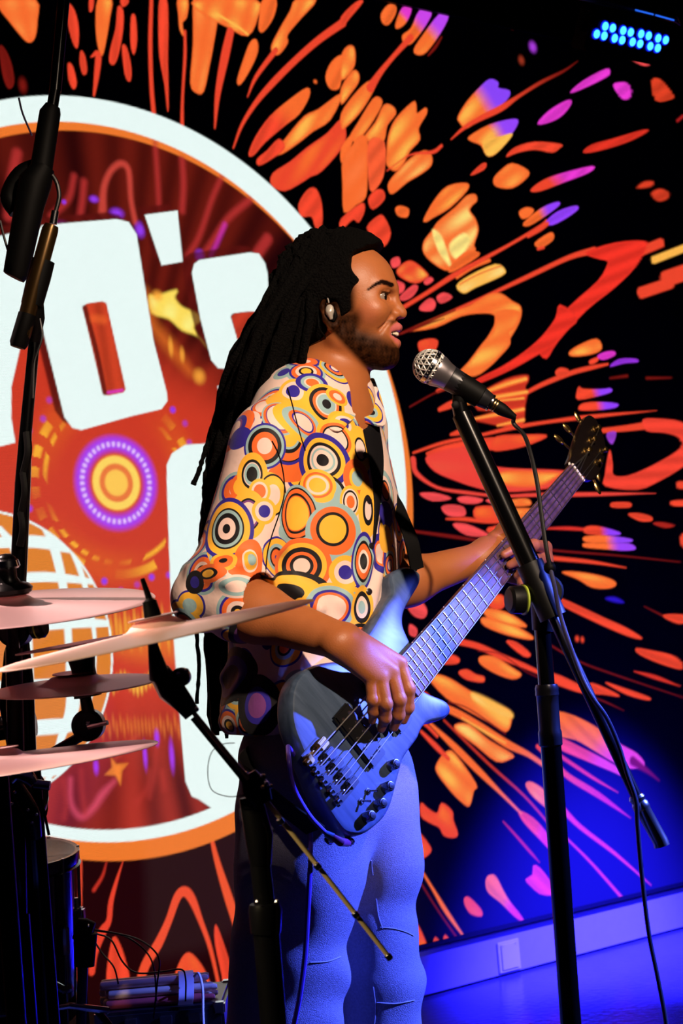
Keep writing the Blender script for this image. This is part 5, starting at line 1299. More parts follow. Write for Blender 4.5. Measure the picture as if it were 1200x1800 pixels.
sp = [S(615, 700, .20), S(648, 760, .17), S(672, 820, .08), np.array(at(688, 868, 2.955)), np.array(at(704, 903, 2.93)), np.array(at(722, 948, 2.905)), B(a + .014, w - .004, TOP - .014)]
sn = [TU, unit(TF * .8 + TU * .3)] + [unit(TF - _f * .9)] * 5
ribbon(MB(), sp, sn, .027).obj('strap', mat('black_leather_strap', (6, 5, 6), .8, spec=.15), bass)
bs = [sp[0], S(500, 900, .17), S(450, 1100, .13), S(455, 1300, .02), B(-.11, -.07, TOP - .05), B(-.090, .055, TOP - .03)]
ribbon(MB(), bs, [-TF, -TF, -TF * .9 + TS * .3, TS, -BN, -BN], .048).obj('strap', MATS['black_leather_strap'], bass)
# instrument lead
M_CAB = mat('violet_cable', (88, 60, 190), .4); M_CABB = mat('black_cable', (14, 13, 16), .45)
ld = empty('instrument_lead', at(530, 1790, 2.72), 'purple instrument cable plugged into the bass and hanging down', 'cable')
j0 = B(jk[0] - .008, jk[1] + .010, TOP - .024)
MB().tube([j0, Vector(at(598, 1480, 2.62)), Vector(at(585, 1472, 2.62))], [.006, .0068, .0055], 12).obj('plug', mat('plug_sleeve', (120, 50, 110), .4), ld)
MB().tube([at(585, 1472, 2.62), at(572, 1465, 2.62)], [.0062, .0050], 12).obj('strain_relief', mat('plug_collar', (90, 120, 170), .35, .5), ld)
MB().tube([at(573, 1465, 2.62), at(545, 1435, 2.615), at(521, 1395, 2.61), at(511, 1365, 2.60), at(508, 1340, 2.585), at(506, 1312, 2.62)], .0036, 10, spline=8).obj('lead', M_CAB, ld)
MB().tube([at(545, 1525, 2.66), at(541, 1600, 2.66), at(536, 1680, 2.665), at(527, 1750, 2.67), at(514, 1815, 2.68), at(500, 1900, 2.70), (at(470, 2100, 2.75).x, 2.75, .02), (at(350, 2100, 2.75).x, 2.9, .006)], .0042, 10, spline=8).obj('lead', M_CAB, ld)
MB().tube([at(506, 1312, 2.62), at(520, 1330, 2.66), at(540, 1345, 2.70), at(546, 1420, 2.73), at(546, 1480, 2.70), at(545, 1525, 2.66)], .0036, 10, spline=8).obj('lead', M_CAB, ld)
# ------------------------------------------------------------------ the singer's microphone, its stand and its cable
M_STB = mat('black_powder_coat', (5, 5, 6), .2, 0, spec=.3); M_RUB = mat('black_rubber', (4, 4, 4), .6, spec=.12)
M_LIME = mat('yellow_green_ring', (170, 190, 60), .5); M_BLKG = mat('matte_black_grip', (9, 9, 10), .45, spec=.3); M_STEEL = mat('brushed_steel', (170, 168, 165), .3, 1.0)
YM = 2.64
stand = empty('microphone_stand', (float(at(1040, 2250, YM).x), YM, 0), 'black boom stand in front of the bass neck, holding the vocal microphone', 'microphone stand')
jb = at(958, 1040, YM)                                                # boom joint
foot = Vector((at(1037, 2240, YM).x, YM, .02))
pl = at(962, 1215, YM); pe = at(969, 1308, YM)
tp = at(950, 1062, YM)
def towards(a, b, z): a, b = Vector(a), Vector(b); return a + (b - a) * ((z - a.z) / (b.z - a.z))
ax = (Vector(at(1003, 1800, YM)) - Vector(tp)); bot = Vector(tp) + ax * ((.03 - tp.z) / ax.z)
P_ = lambda py: Vector(tp) + ax * ((py - 1062) / (1800 - 1062))
MB().tube([tp, P_(1240)], .0125, 16).obj('upper_tube', M_STB, stand)
c_ = MB(); c_.tube([P_(1205), P_(1212), P_(1216), P_(1224), P_(1226), P_(1240), P_(1285), P_(1290), P_(1300), P_(1312), P_(1318)], [.016, .018, .0175, .018, .0168, .0165, .0165, .018, .018, .018, .0135], 18); c_.obj('height_clutch', M_STEEL if False else mat('dark_grip', (40, 40, 48), .3, .6), stand)
MB().tube([P_(1300), bot], .0158, 16).obj('lower_tube', M_STB, stand)
MB().lathe(bot + Vector((0, 0, .02)), (0, 0, -1), [(-.03, .018), (0, .022), (.006, .05), (.03, .13), (.045, .135), (.05, .12)], 32).obj('base', M_STB, stand)
# boom
b0 = at(806, 700, YM - .01); b1 = at(940, 1003, YM - .03); b2 = at(1125, 1415, YM - .05); b3 = at(1163, 1487, YM - .055)
bd = (Vector(b1) - Vector(b0)).normalized()
MB().tube([at(806, 708, YM - .01), at(812, 735, YM - .01)], .012, 14).obj('clip_thread', M_STB, stand)
MB().tube([at(811, 728, YM - .01), at(935, 1000, YM - .03)], [.0155, .0165], 16).obj('boom_tube', M_STB, stand)
MB().tube([at(925, 985, YM - .03), b2], .0085, 14).obj('boom_rod', mat('blackened_steel', (70, 70, 80), .25, .9), stand)
cw = MB().tube([at(1117, 1398, YM - .05), at(1119, 1403, YM - .05), at(1122, 1409, YM - .05), at(1124, 1413, YM - .05), at(1128, 1421, YM - .05), at(1130, 1424, YM - .05), at(1160, 1478, YM - .055), at(1163, 1487, YM - .055)], [.0105, .0125, .0105, .0128, .0128, .0115, .0115, .012], 18)
cw.obj('counterweight', M_STEEL, stand)
jv = MB(); jv.lathe(Vector(jb) + Vector((0, .03, 0)), (0, -1, 0), [(0, .022), (.01, .026), (.05, .026), (.06, .022)], 24)
jv.tube([jb, P_(1110)], [.024, .016], 16); jv.tube([at(930, 990, YM - .03), at(972, 1085, YM - .035)], .021, 16); jv.obj('boom_joint', M_BLKG, stand)
kn = at(917, 1054, YM - .03); kd = unit(np.array(kn) - np.array(jb)); kd = unit(np.array([-.93, -.30, .05]))
MB().tube([jb, Vector(kn) - Vector(kd) * .004], .008, 10).obj('knob_shaft', M_STB, stand)
k_ = MB().lathe(Vector(kn) - Vector(kd) * .004, kd, [(0, .015), (.002, .0205), (.006, .0215), (.022, .0210), (.026, .017), (.027, .002)], 28).obj('joint_knob', M_BLKG, stand)
MB().lathe(Vector(kn) - Vector(kd) * .0045, kd, [(0, .0222), (.001, .0236), (.0032, .0236), (.0040, .0222)], 28).obj('knob_ring', M_LIME, k_)
# clip
cl = MB(); cl.tube([at(806, 716, YM - .01), at(808, 697, YM - .012), at(812, 690, YM - .014)], [.010, .012, .010], 12)
m0 = Vector(at(757, 645, YM - .02)); m1 = Vector(at(862, 708, YM - .012)); md = (m1 - m0).normalized(); ml = (m1 - m0).length
cl.lathe(m0 + md * ml * .36, md, [(0, .0178), (.001, .0192), (.05, .0182), (.051, .017)], 20)
cl.lathe(at(800, 712, YM - .035), (0.2, -1, 0), [(0, .006), (.003, .006), (.004, .004)], 10); cl.obj('mic_clip', M_RUB, stand)
# microphone
mic = empty('microphone', m0, 'handheld-style vocal microphone with silver mesh head, clipped on the boom by the singer\'s mouth', 'microphone')
G = m0 - md * .001
MB().ball(G, .0245, 28, (1, 1, 1.02), (md.orthogonal().normalized(), md.cross(md.orthogonal().normalized()), Vector(md))).obj('inner_foam', mat('dark_foam', (22, 20, 20), .9), mic)
gx = md.orthogonal().normalized(); gy = md.cross(gx)
gm = MB()
for k in range(9):
    t = math.pi * (k + .5) / 9.5; r = .0262 * math.sin(t); c = G + md * (-.0262 * math.cos(t))
    gm.tube([c + (gx * math.cos(a) + gy * math.sin(a)) * r for a in np.linspace(0, 2 * math.pi, 25)], .0012, 5, cap=False)
for k in range(16):
    for sgn in (1, -1):
        gm.tube([G + (gx * math.cos(k * 2 * math.pi / 16 + sgn * s * .55) + gy * math.sin(k * 2 * math.pi / 16 + sgn * s * .55)) * .0262 * math.sin(s) - md * .0262 * math.cos(s) for s in np.linspace(.12, math.pi * .78, 12)], .0012, 5, cap=False)
g_ = gm.obj('mesh_grille', mat('wire_mesh', (225, 222, 215), .35, .45), mic, autos=None); g_['kind'] = 'stuff'
MB().lathe(G, md, [(-.003, .0262), (-.002, .0272), (.004, .0272), (.005, .0262)], 30).obj('grille_band', M_CHR, mic)
MB().lathe(G + md * .010, md, [(0, .0250), (.004, .0252), (.016, .0212), (.024, .0200), (.0245, .019)], 30).obj('collar', mat('satin_nickel', (168, 160, 165), .28, .9), mic)
MB().lathe(G + md * .034, md, [(0, .0192), (.002, .0198), (.05, .0168), (ml - .034, .0130), (ml - .032, .0118)], 30).obj('handle', mat('dark_grey_handle', (30, 30, 34), .38, .3), mic)
MB().lathe(m1 - md * .002, md, [(0, .0132), (.0008, .0138), (.003, .0138), (.0036, .0128)], 24).obj('end_ring', M_CHR, mic)
# cable with its plug
mc_ = empty('microphone_cable', m1 + md * .03, 'black cable from the vocal microphone, looped down its boom stand', 'cable')
pg = MB().lathe(m1 + md * .002, md, [(0, .0096), (.010, .0100), (.018, .0102), (.024, .0090), (.032, .0070), (.042, .0045)], 18); pg.obj('plug', M_RUB, mc_)
for a in (.002, .006): MB().lathe(m1 + md * (.002 + a), md, [(0, .0100), (.0006, .0108), (.0018, .0108), (.0024, .0100)], 18).obj('plug_ring', M_GOLD, mc_)
pe_ = m1 + md * .042
MB().tube([pe_, at(903, 745, YM), at(921, 765, YM - .01), at(933, 800, YM - .03), at(944, 850, YM - .05), at(952, 910, YM - .06), at(960, 965, YM - .07), at(966, 995, YM - .07)], [.0034] * 8, 10, spline=8).obj('lead', M_CABB, mc_)
MB().tube([at(966, 995, YM - .07), at(974, 1030, YM - .07), at(984, 1080, YM - .062), at(1000, 1130, YM - .065), at(1020, 1185, YM - .07), at(1040, 1225, YM - .08), at(1066, 1262, YM - .075), at(1087, 1310, YM - .07), at(1102, 1360, YM - .075), at(1117, 1405, YM - .08), at(1120, 1450, YM - .075), at(1128, 1540, YM - .07), at(1140, 1640, YM - .07), at(1156, 1720, YM - .07), at(1172, 1810, YM - .07), at(1185, 1950, YM - .07), at(1200, 2120, YM - .05), at(1240, 2235, YM), (at(1350, 2240, YM).x, YM + .2, .006)], .0034, 10, spline=7).obj('lead', mat('blue_grey_cable', (60, 58, 80), .35), mc_)
MB().ball(at(966, 998, YM - .065), .0095, 14).obj('cable_clip', M_RUB, mc_)
# ------------------------------------------------------------------ drum riser and the drum kit on it
RZ = .24
riser = empty('drum_riser', (-1.35, 2.9, 0), 'low black carpeted platform under the drum kit', 'platform')
rv = [(-.52, 1.75), (-.52, 4.55), (-2.25, 3.14), (-2.25, 1.75)]
link_mesh('deck', [(x, y, 0) for x, y in rv] + [(x, y, RZ) for x, y in rv], [(3, 2, 1, 0), (4, 5, 6, 7)] + [(i, (i + 1) % 4, (i + 1) % 4 + 4, i + 4) for i in range(4)], mat('black_carpet', (12, 12, 13), .95, bump=.4, bscale=300), riser, False)
MB().box((-.515, 3.15, RZ - .02), Vector((.004, 0, 0)), Vector((0, 1.38, 0)), Vector((0, 0, .02)), .001).obj('edge_strip', mat('riser_aluminium', (150, 150, 155), .35, 1.0), riser)
M_CYM = bpy.data.materials.new('cymbal_bronze'); M_CYM.use_nodes = True
nt = M_CYM.node_tree; b = nt.nodes['Principled BSDF']; b.inputs['Base Color'].default_value = (*lin((244, 206, 206)), 1); b.inputs['Metallic'].default_value = .6
b.inputs['Roughness'].default_value = .42; b.inputs['Anisotropic'].default_value = .5
def cymbal(name, tips, Y, up, label, bell=.18, r=None, dish=.022, group='cymbals of the drum kit', flip=1):
    "tips: the two far ends in the photograph; up: how much of the face shows (units of the photograph)"
    (x0, y0), (x1, y1) = tips
    a, b_ = Vector(at(x0, y0, Y)), Vector(at(x1, y1, Y)); c = (a + b_) / 2; R = (b_ - a).length / 2; e1 = (b_ - a).normalized()
    view = (c - Vector(CAM)).normalized(); e2 = view.cross(e1).normalized(); e2 = e2 if e2.dot(Vector(_u)) > 0 else -e2
    s = up / (R / (Y / FPX)); s = max(-1, min(1, s))                   # sine of the opening toward the lens
    n = (e2 * math.sqrt(1 - s * s) - view * s).normalized()
    o = empty(name, c, label, 'cymbal', group)
    prof = [(0, .012), (0, .03), (-.002, R * .10), (-.005, R * bell * .75), (-.012, R * bell), (-.0145, R * (bell + .05))]
    base = -.0145
    prof += [(base - dish * .35 * ((q - bell) / (1 - bell)) ** 1.0 * R / .2 * .9, R * q) for q in np.linspace(bell + .08, 1, 12)]
    h1 = prof[-1][0]
    top = [(h * flip, r_) for h, r_ in prof]; bot_ = [(h * flip - .0012 * flip, r_) for h, r_ in prof[::-1]]
    MB().lathe(c + n * (.012 * flip), n, top + [(h1 * flip - .0006, R + .0005)] + bot_, 72).obj('bronze', M_CYM, o, autos=60)
    return o, c, n, R
M_HW = mat('drum_hardware_chrome', (190, 190, 195), .18, 1.0); M_HWB = mat('dark_drum_hardware', (14, 14, 18), .3, .5); M_FELT = mat('black_felt', (16, 14, 16), .95)
def topper(o_name, c, n, par, h=.05, wing=True, felt=True):
    if felt: MB().lathe(c + n * .014, n, [(0, .017), (.004, .0185), (.010, .0185), (.013, .015)], 20).obj('felt', M_FELT, par)
    MB().tube([c + n * .02, c + n * h], .0042, 10).obj('rod', M_HWB, par)
    if wing:
        w = MB().lathe(c + n * .028, n, [(0, .010), (.004, .012), (.010, .010), (.016, .006), (.018, .001)], 16)
        w.obj('wing_nut', M_HW, par)
# highest, at the left edge
cA, c, n, R = cymbal('crash_cymbal', ((-236, 1082), (270, 1034)), 2.55, 30, 'wide crash cymbal at the left edge, highest of the cymbals, chrome domed nut on it')
MB().lathe(c + n * .014, n, [(0, .034), (.006, .036), (.012, .030), (.016, .018), (.022, .014), (.040, .014), (.046, .016), (.052, .014), (.057, .008), (.058, .001)], 24).obj('wing_nut', M_HWB, cA)
MB().lathe(c + n * .050, n, [(0, .0175), (.003, .020), (.012, .018), (.018, .010), (.020, .001)], 20).obj('dome_nut', M_HW, cA)
stA = empty('cymbal_stand', (c.x, c.y, RZ), 'dark cymbal stand under the highest cymbal at the left edge', 'stand', None)
MB().tube([c - n * .02, c - n * .07], .009, 10).tube([c - n * .07, (c.x - .02, c.y, RZ + .5)], .0125, 12).tube([(c.x - .02, c.y, RZ + .5), (c.x - .02, c.y, RZ + .08)], .016, 12).obj('tube', M_HWB, stA)
for k in range(3):
    a = k * 2.094 + .4; MB().tube([(c.x - .02, c.y, RZ + .30), (c.x - .02 + .25 * math.cos(a), c.y + .25 * math.sin(a), RZ + .012)], .008, 8).obj('leg', M_HWB, stA)
# the long thin one in front
cB, c, n, R = cymbal('crash_cymbal', ((-4, 1163), (548, 1040)), 2.02, 11, 'long blurred crash cymbal in front of the player\'s elbow, rod sticking through its bell')
MB().tube([c + n * .012, c + n * .030, at(262, 1052, 2.02), at(250, 1017, 2.02)], [.0105, .0085, .0040, .0028], 12).obj('rod', M_HWB, cB)
st = empty('boom_cymbal_stand', (float(at(470, 1800, 2.12).x), 2.12, 0), 'boom cymbal stand with a long golden-lit rod crossing the jeans', 'stand')
Yb = 2.05
MB().tube([at(266, 1108, 2.03), at(269, 1135, 2.03), at(273, 1155, 2.03), at(281, 1190, 2.04)], [.0050, .0062, .0085, .0130], 14).obj('tilter_neck', M_HWB, st)
h_ = MB().lathe(at(318, 1190, 2.04) + Vector((0, .014, 0)), (0, -1, 0), [(0, .008), (.002, .0112), (.024, .0112), (.027, .008)], 24)
h_.tube([at(279, 1180, 2.045), at(300, 1212, 2.045), at(322, 1235, 2.045), at(338, 1256, 2.045)], [.0130, .0165, .0125, .0100], 14); h_.obj('tilter', M_HWB, st)
for q in ((314, 1185), (328, 1179)): MB().lathe(at(*q, 2.02), (0, -1, 0), [(0, .003), (.003, .003), (.004, .0015)], 12).obj('tilter_screw', M_HW, st)
MB().ball(at(345, 1247, 2.035), .0032, 10).obj('collar_screw', M_HW, st)
M_ROD = mat('brassy_rod', (205, 180, 130), .35, .35)
MB().tube([at(338, 1250, Yb), at(400, 1326, Yb), at(432, 1364, Yb), at(454, 1392, Yb + .005), at(494, 1440, Yb + .01), at(684, 1683, Yb + .03)], .0030, 12).obj('boom_rod', M_ROD, st)
MB().tube([at(338, 1262, Yb + .003), at(433, 1378, Yb + .003)], .0030, 10).obj('boom_sleeve', M_HWB, st)
for x, y in ((432, 1363), (493, 1444), (558, 1523), (625, 1608), (683, 1682)):
    t_ = unit(np.array(at(684, 1683, Yb + .03)) - np.array(at(494, 1440, Yb + .01)))
    MB().lathe(at(x, y, Yb + .004 + .026 * max(0, (y - 1440) / 243)), t_, [(-.004, .0032), (-.003, .0042), (.003, .0042), (.004, .0032)], 12).obj('rod_collar', M_HW, st)
cl = MB().tube([at(436, 1360, Yb + .01), at(450, 1386, Yb + .01), at(462, 1412, Yb + .01)], [.010, .017, .012], 14)
cl.tube([at(440, 1400, Yb + .03), at(455, 1470, Yb + .03), at(458, 1520, Yb + .03)], [.014, .017, .013], 16); cl.obj('clamp', M_HWB, st)
for x, y, q in ((462, 1366, 6), (468, 1378, 5), (461, 1384, 4), (476, 1382, 4)): MB().ball(at(x, y, Yb - .02), q * .00034 * 2, 8).obj('clamp_bolt', M_HW, st)
MB().tube([at(455, 1500, Yb + .03), at(466, 1600, Yb + .03)], .0125, 14).obj('upper_tube', M_HWB, st)
b_ = at(478, 1800, Yb + .03); xb = float(b_.x)
MB().tube([at(465, 1588, Yb + .03), at(466, 1600, Yb + .03), at(467, 1640, Yb + .03)], [.018, .020, .018], 16).obj('memory_lock', M_HWB, st)
for x in (486, 452): MB().ball(at(x, 1585, Yb + .01), .0028, 8).obj('lock_screw', M_HW, st)
MB().tube([at(467, 1630, Yb + .03), (xb, Yb + .03, .10)], .016, 14).obj('lower_tube', M_HWB, st)
for k in range(3):
    a = k * 2.094 + .9; MB().tube([(xb, Yb + .03, .30), (xb + .24 * math.cos(a), Yb + .03 + .24 * math.sin(a), .012)], .009, 8).obj('leg', M_HWB, st)
MB().tube([at(430, 1398, Yb), at(400, 1400, Yb), at(372, 1388, Yb), at(365, 1355, Yb), at(372, 1322, Yb), at(392, 1308, Yb), at(412, 1306, Yb + .02)], .0006, 6, spline=8).obj('thin_wire', M_CABB, st)
# stacked small cymbals
cC, c, n, R = cymbal('splash_cymbal', ((30, 1158), (250, 1119)), 2.45, 3, 'small upturned splash cymbal, upper one of the stacked pair', flip=-1, bell=.3)
MB().tube([c - n * .012, c - n * .03, c - n * .062, c - n * .07], [.020, .017, .018, .020], 18).obj('clutch_sleeve', M_HWB, cC)
cD, c, n, R = cymbal('splash_cymbal', ((-18, 1212), (279, 1182)), 2.45, 16, 'small splash cymbal with a dark bell, lower one of the stacked pair', bell=.36)
stD = empty('splash_cymbal_stand', (float(at(40, 1500, 2.5).x), 2.5, RZ), 'short dark stand with a chrome-screwed tilter under the stacked splash cymbals', 'stand')
MB().tube([c - n * .02, at(149, 1222, 2.47), at(155, 1252, 2.47)], [.0045, .0085, .0095], 12).obj('rod', M_HWB, stD)
MB().lathe(at(157, 1274, 2.49), (0, -1, 0), [(-.01, .018), (-.008, .023), (.02, .023), (.024, .018)], 26).obj('tilter', M_HWB, stD)
MB().tube([at(155, 1278, 2.45), at(189, 1270, 2.44)], .0035, 10).obj('wing_bolt', M_HW, stD); MB().ball(at(155, 1272, 2.462), .0042, 10).obj('tilter_screw', M_HW, stD)
MB().tube([at(150, 1290, 2.5), at(80, 1330, 2.52), at(44, 1348, 2.55), (at(44, 1348, 2.55).x, 2.55, RZ + .02)], .0075, 10).obj('arm', M_HWB, stD)
cE, c, n, R = cymbal('ride_cymbal', ((-285, 1372), (274, 1290)), 2.30, 17, 'wide ride cymbal at the left edge, lowest of the cymbals, dark underneath')
stE = empty('ride_cymbal_stand', (c.x, 2.3, RZ), 'dark stand under the lowest cymbal at the left edge', 'stand')
MB().tube([c - n * .02, (c.x, 2.3, RZ + .03)], .013, 12).obj('tube', M_HWB, stE)
for k in range(3):
    a = k * 2.094; MB().tube([(c.x, 2.3, RZ + .25), (c.x + .22 * math.cos(a), 2.3 + .22 * math.sin(a), RZ + .012)], .008, 8).obj('leg', M_HWB, stE)
# drums
M_SHELL = mat('dark_blue_lacquer', (5, 6, 20), .14, coat=.5); M_HOOP = mat('drum_hoop', (60, 60, 66), .2, 1.0); M_HEAD = mat('dark_drum_head', (16, 15, 20), .4)
def drum(name, top, axis, r, depth, label, lugs=8, shell=None, headm=None):
    top = Vector(top); a = Vector(axis).normalized(); o = empty(name, top - a * depth, label, 'drum')
    MB().lathe(top, -a, [(.004, r - .006), (.006, r), (depth - .006, r), (depth - .004, r - .006)], 48).obj('shell', shell or M_SHELL, o)
    MB().lathe(top, -a, [(0, r - .002), (-.0006, r * .5), (-.0008, .001)][::-1] + [(.006, r + .001)], 48).obj('drum_head', headm or M_HEAD, o)
    for h in (0, depth): MB().lathe(top - a * h, -a, [(-.012, r + .003), (-.013, r + .010), (-.010, r + .011), (.008, r + .009), (.010, r + .013), (.012, r + .009), (.012, r + .002), (-.012, r + .003)], 48).obj('hoop', M_HOOP, o)
    x = a.orthogonal().normalized(); y = a.cross(x)
    for k in range(lugs):
        t = 2 * math.pi * (k + .37) / lugs; d = x * math.cos(t) + y * math.sin(t); tt = a.cross(d)
        MB().box(top - a * depth * .5 + d * (r + .007), a * min(.026, depth * .3), tt * .008, d * .008, .004).obj('lug', M_HW, o)
        MB().tube([top + a * .014 + d * (r + .009), top - a * (depth + .014) + d * (r + .009)], .0028, 8).obj('tension_rod', M_HW, o)
    return o
up = Vector((0, 0, 1))
t1 = at(-72, 1392, 2.86)
drum('tom_drum', t1, (.30, -.42, .86), .135, .21, 'dark blue tom drum at the left edge, upper of the two')
t2 = at(2, 1512, 2.98)
ft = drum('floor_tom', t2, (.06, -.10, .99), .122, .25, 'dark blue floor tom at the left edge, below the other tom')
a_ = Vector((.06, -.10, .99)).normalized()
for k in range(3):
    t = k * 2.094 + .25; q = t2 + Vector((.125 * math.cos(t), .125 * math.sin(t), 0))
    MB().tube([q - a_ * .08, (q.x, q.y, RZ + .006)], .0055, 8).obj('leg', M_HW, ft); MB().box(q - a_ * .12, (.014, 0, 0), (0, .014, 0), (0, 0, .022), .003).obj('leg_bracket', M_HW, ft)
ha = empty('tom_holder', (float(at(50, 1420, 2.55).x), 2.6, RZ), 'chrome tom holder with a sideways wing rod in front of the left drums', 'drum hardware')
MB().tube([at(18, 1372, 2.5), at(30, 1360, 2.5), at(48, 1366, 2.5), at(60, 1378, 2.5)], [.008, .0115, .0115, .008], 12, spline=4).obj('swivel', M_HW, ha)
MB().tube([at(60, 1378, 2.5), at(88, 1381, 2.5)], .0068, 14).obj('wing_rod', M_HW, ha)
MB().tube([at(28, 1380, 2.52), at(44, 1408, 2.52), at(56, 1432, 2.52), at(62, 1470, 2.54)], [.010, .012, .012, .010], 12, spline=4).obj('arm', M_HWB, ha)
for x, y in ((21, 1413), (49, 1424), (26, 1393), (64, 1432), (56, 1446)): MB().ball(at(x, y, 2.49), .0026, 8).obj('arm_bolt', M_HW, ha)
MB().tube([at(62, 1350, 2.62), at(70, 1470, 2.62), (at(75, 1500, 2.62).x, 2.62, RZ + .02)], .0085, 12).obj('post', M_HWB, ha)
MB().tube([at(70, 1392, 2.6), at(86, 1468, 2.6)], .0022, 8).obj('stay', M_HWB, ha)
case = empty('equipment_case', (float(at(285, 1800, 3.3).x), 3.35, RZ), 'black equipment case with chrome corners under the bundle of drumsticks', 'case')
ca, cb2 = at(168, 1786, 3.25), at(392, 1762, 3.25); cm_ = (ca + cb2) / 2; ex_ = (cb2 - ca) / 2
zt = min(ca.z, cb2.z); zt = cm_.z
MB().box((cm_.x, 3.36, (zt + RZ) / 2), (ex_.x, 0, 0), (0, .11, 0), (0, 0, (zt - RZ) / 2), .006).obj('box', mat('case_black', (14, 14, 18), .35), case)
for s_ in (-1, 1):
    for t_ in (-1, 1): MB().box((cm_.x + s_ * (abs(ex_.x) - .008), 3.36 + t_ * .102, zt - .008), (.011, 0, 0), (0, .011, 0), (0, 0, .011), .003).obj('corner', M_HW, case)
for s_ in (-.45, .1, .55): MB().box((cm_.x + s_ * ex_.x, 3.247, zt - .02), (.012, 0, 0), (0, .004, 0), (0, 0, .009), .002).obj('latch', M_HW, case)
bz = zt; bx0, bx1 = at(182, 1762, 3.3).x, at(372, 1740, 3.3).x
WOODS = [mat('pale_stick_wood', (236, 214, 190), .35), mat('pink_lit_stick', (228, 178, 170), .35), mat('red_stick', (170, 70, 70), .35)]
sticks = [(0, .0085), (.019, .0085), (.038, .0085), (-.019, .0085), (.0095, .025), (.0285, .025), (-.0095, .025), (.0, .0415), (.019, .0415)]
for i, (dy, dz) in enumerate(sticks):
    sh_ = .012 * math.sin(i * 2.3)
    q = empty('drumstick', (bx0 + sh_, 3.3 + dy, bz + dz), ('dark red drumstick in the bundle on the black case' if i == 3 else 'pale drumstick in the bundle strapped together on the black case'), 'drumstick', 'drumsticks bundled on the case')
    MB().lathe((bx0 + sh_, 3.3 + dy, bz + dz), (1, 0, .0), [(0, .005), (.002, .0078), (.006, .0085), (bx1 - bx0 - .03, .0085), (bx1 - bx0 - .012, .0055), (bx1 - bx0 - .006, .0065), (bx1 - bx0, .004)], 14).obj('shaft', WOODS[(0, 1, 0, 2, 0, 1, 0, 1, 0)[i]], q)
wr_ = empty('strap_band', (bx1 - .045, 3.3, bz), 'pale fabric band wrapped round the bundle of drumsticks', 'strap')
wx = bx1 - .048; lp = [(-.03, 0.0), (-.031, .018), (-.012, .045), (.01, .053), (.03, .046), (.050, .018), (.049, 0.0)]
rb_ = MB(); P = opened(np.array([(wx + .004 * math.sin(i), 3.3 + y, bz + z) for i, (y, z) in enumerate(lp)]), 5); V = []; F = []
for p in P: V += [p + np.array([-.014, 0, 0]), p + np.array([.014, 0, 0])]
n_ = len(V); ctr = np.array([wx, 3.31, bz + .015])
V += [v + unit((v - ctr) * np.array([0, 1, 1])) * .0015 for v in V]
for i in range(len(P) - 1): k = i * 2; F += [(k, k + 1, k + 3, k + 2), (n_ + k, n_ + k + 2, n_ + k + 3, n_ + k + 1), (k, k + 2, n_ + k + 2, n_ + k), (k + 1, n_ + k + 1, n_ + k + 3, k + 3)]
rb_.add(V, F).obj('band', mat('pale_band', (225, 215, 225), .5), wr_)
MB().tube([(wx + .02, 3.27, bz + .05), (wx + .03, 3.262, bz + .056), (wx + .036, 3.25, bz + .03), (wx + .034, 3.24, bz - .02), (wx + .034, 3.24, bz - .08)], .0024, 8, spline=6).obj('loose_end', mat('pale_band', (225, 215, 225), .5), wr_)
# drum microphone on a short post with leads drooping to the right
dm = empty('drum_microphone', at(148, 1665, 2.9), 'small black drum microphone on a post between the floor tom and the drumsticks', 'microphone')
v = MB().tube([at(133, 1632, 2.9), at(147, 1636, 2.9), at(163, 1640, 2.9)], [.018, .021, .018], 16); v.tube([at(150, 1640, 2.9), at(148, 1698, 2.9)], [.020, .017], 16); v.obj('capsule_body', M_RUB, dm)
MB().ball(at(155, 1627, 2.88), .003, 8).obj('capsule_screw', M_HW, dm)
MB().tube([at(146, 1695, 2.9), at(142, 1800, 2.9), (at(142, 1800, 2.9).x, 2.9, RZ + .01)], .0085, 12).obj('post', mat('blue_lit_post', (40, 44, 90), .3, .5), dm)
for i, q in enumerate((((165, 1634), (200, 1640), (240, 1650), (268, 1668), (280, 1690), (276, 1730), (270, 1790)), ((165, 1640), (195, 1652), (215, 1690), (240, 1710), (285, 1708), (318, 1704), (326, 1720), (326, 1760)),
                       ((163, 1650), (180, 1676), (200, 1700), (208, 1730)), ((168, 1636), (215, 1644), (252, 1668), (270, 1700), (275, 1760)))):
    o_ = MB().tube([at(x, y, 2.95 + .05 * i) for x, y in q] , .0016, 6, spline=6).obj('drum_mic_cable', M_CABB); tag(o_, ('thin black cable arching highest off the drum microphone', 'thin black cable drooping from the drum microphone to the stick bundle', 'short black cable hanging straight off the drum microphone', 'thin black cable arching just under the highest one')[i], 'cable', None)
for i, (x, y) in enumerate(((100, 1762), (86, 1752), (118, 1742))): pass
hw = empty('pedal_frame', (float(at(110, 1760, 2.8).x), 2.85, RZ), 'dark chrome pedal frame low beside the floor tom', 'pedal')
MB().tube([at(-30, 1786, 2.8), at(60, 1778, 2.8), at(120, 1768, 2.8), at(190, 1776, 2.85)], .0055, 10).obj('cross_bar', M_HW, hw)
MB().tube([at(95, 1730, 2.82), at(112, 1741, 2.82), at(128, 1736, 2.82)], [.006, .008, .006], 10).obj('hinge', M_HW, hw); MB().tube([at(75, 1762, 2.82), at(104, 1758, 2.82)], .0055, 10).obj('spring_housing', M_HW, hw)
MB().tube([at(110, 1740, 2.82), at(112, 1800, 2.82), (at(112, 1800, 2.82).x, 2.82, RZ + .008)], .007, 10).obj('upright', M_HWB, hw)
MB().tube([at(170, 1776, 2.85), at(196, 1806, 2.85), (at(200, 1830, 2.85).x, 2.85, RZ + .01)], .006, 10).obj('upright', M_HWB, hw)
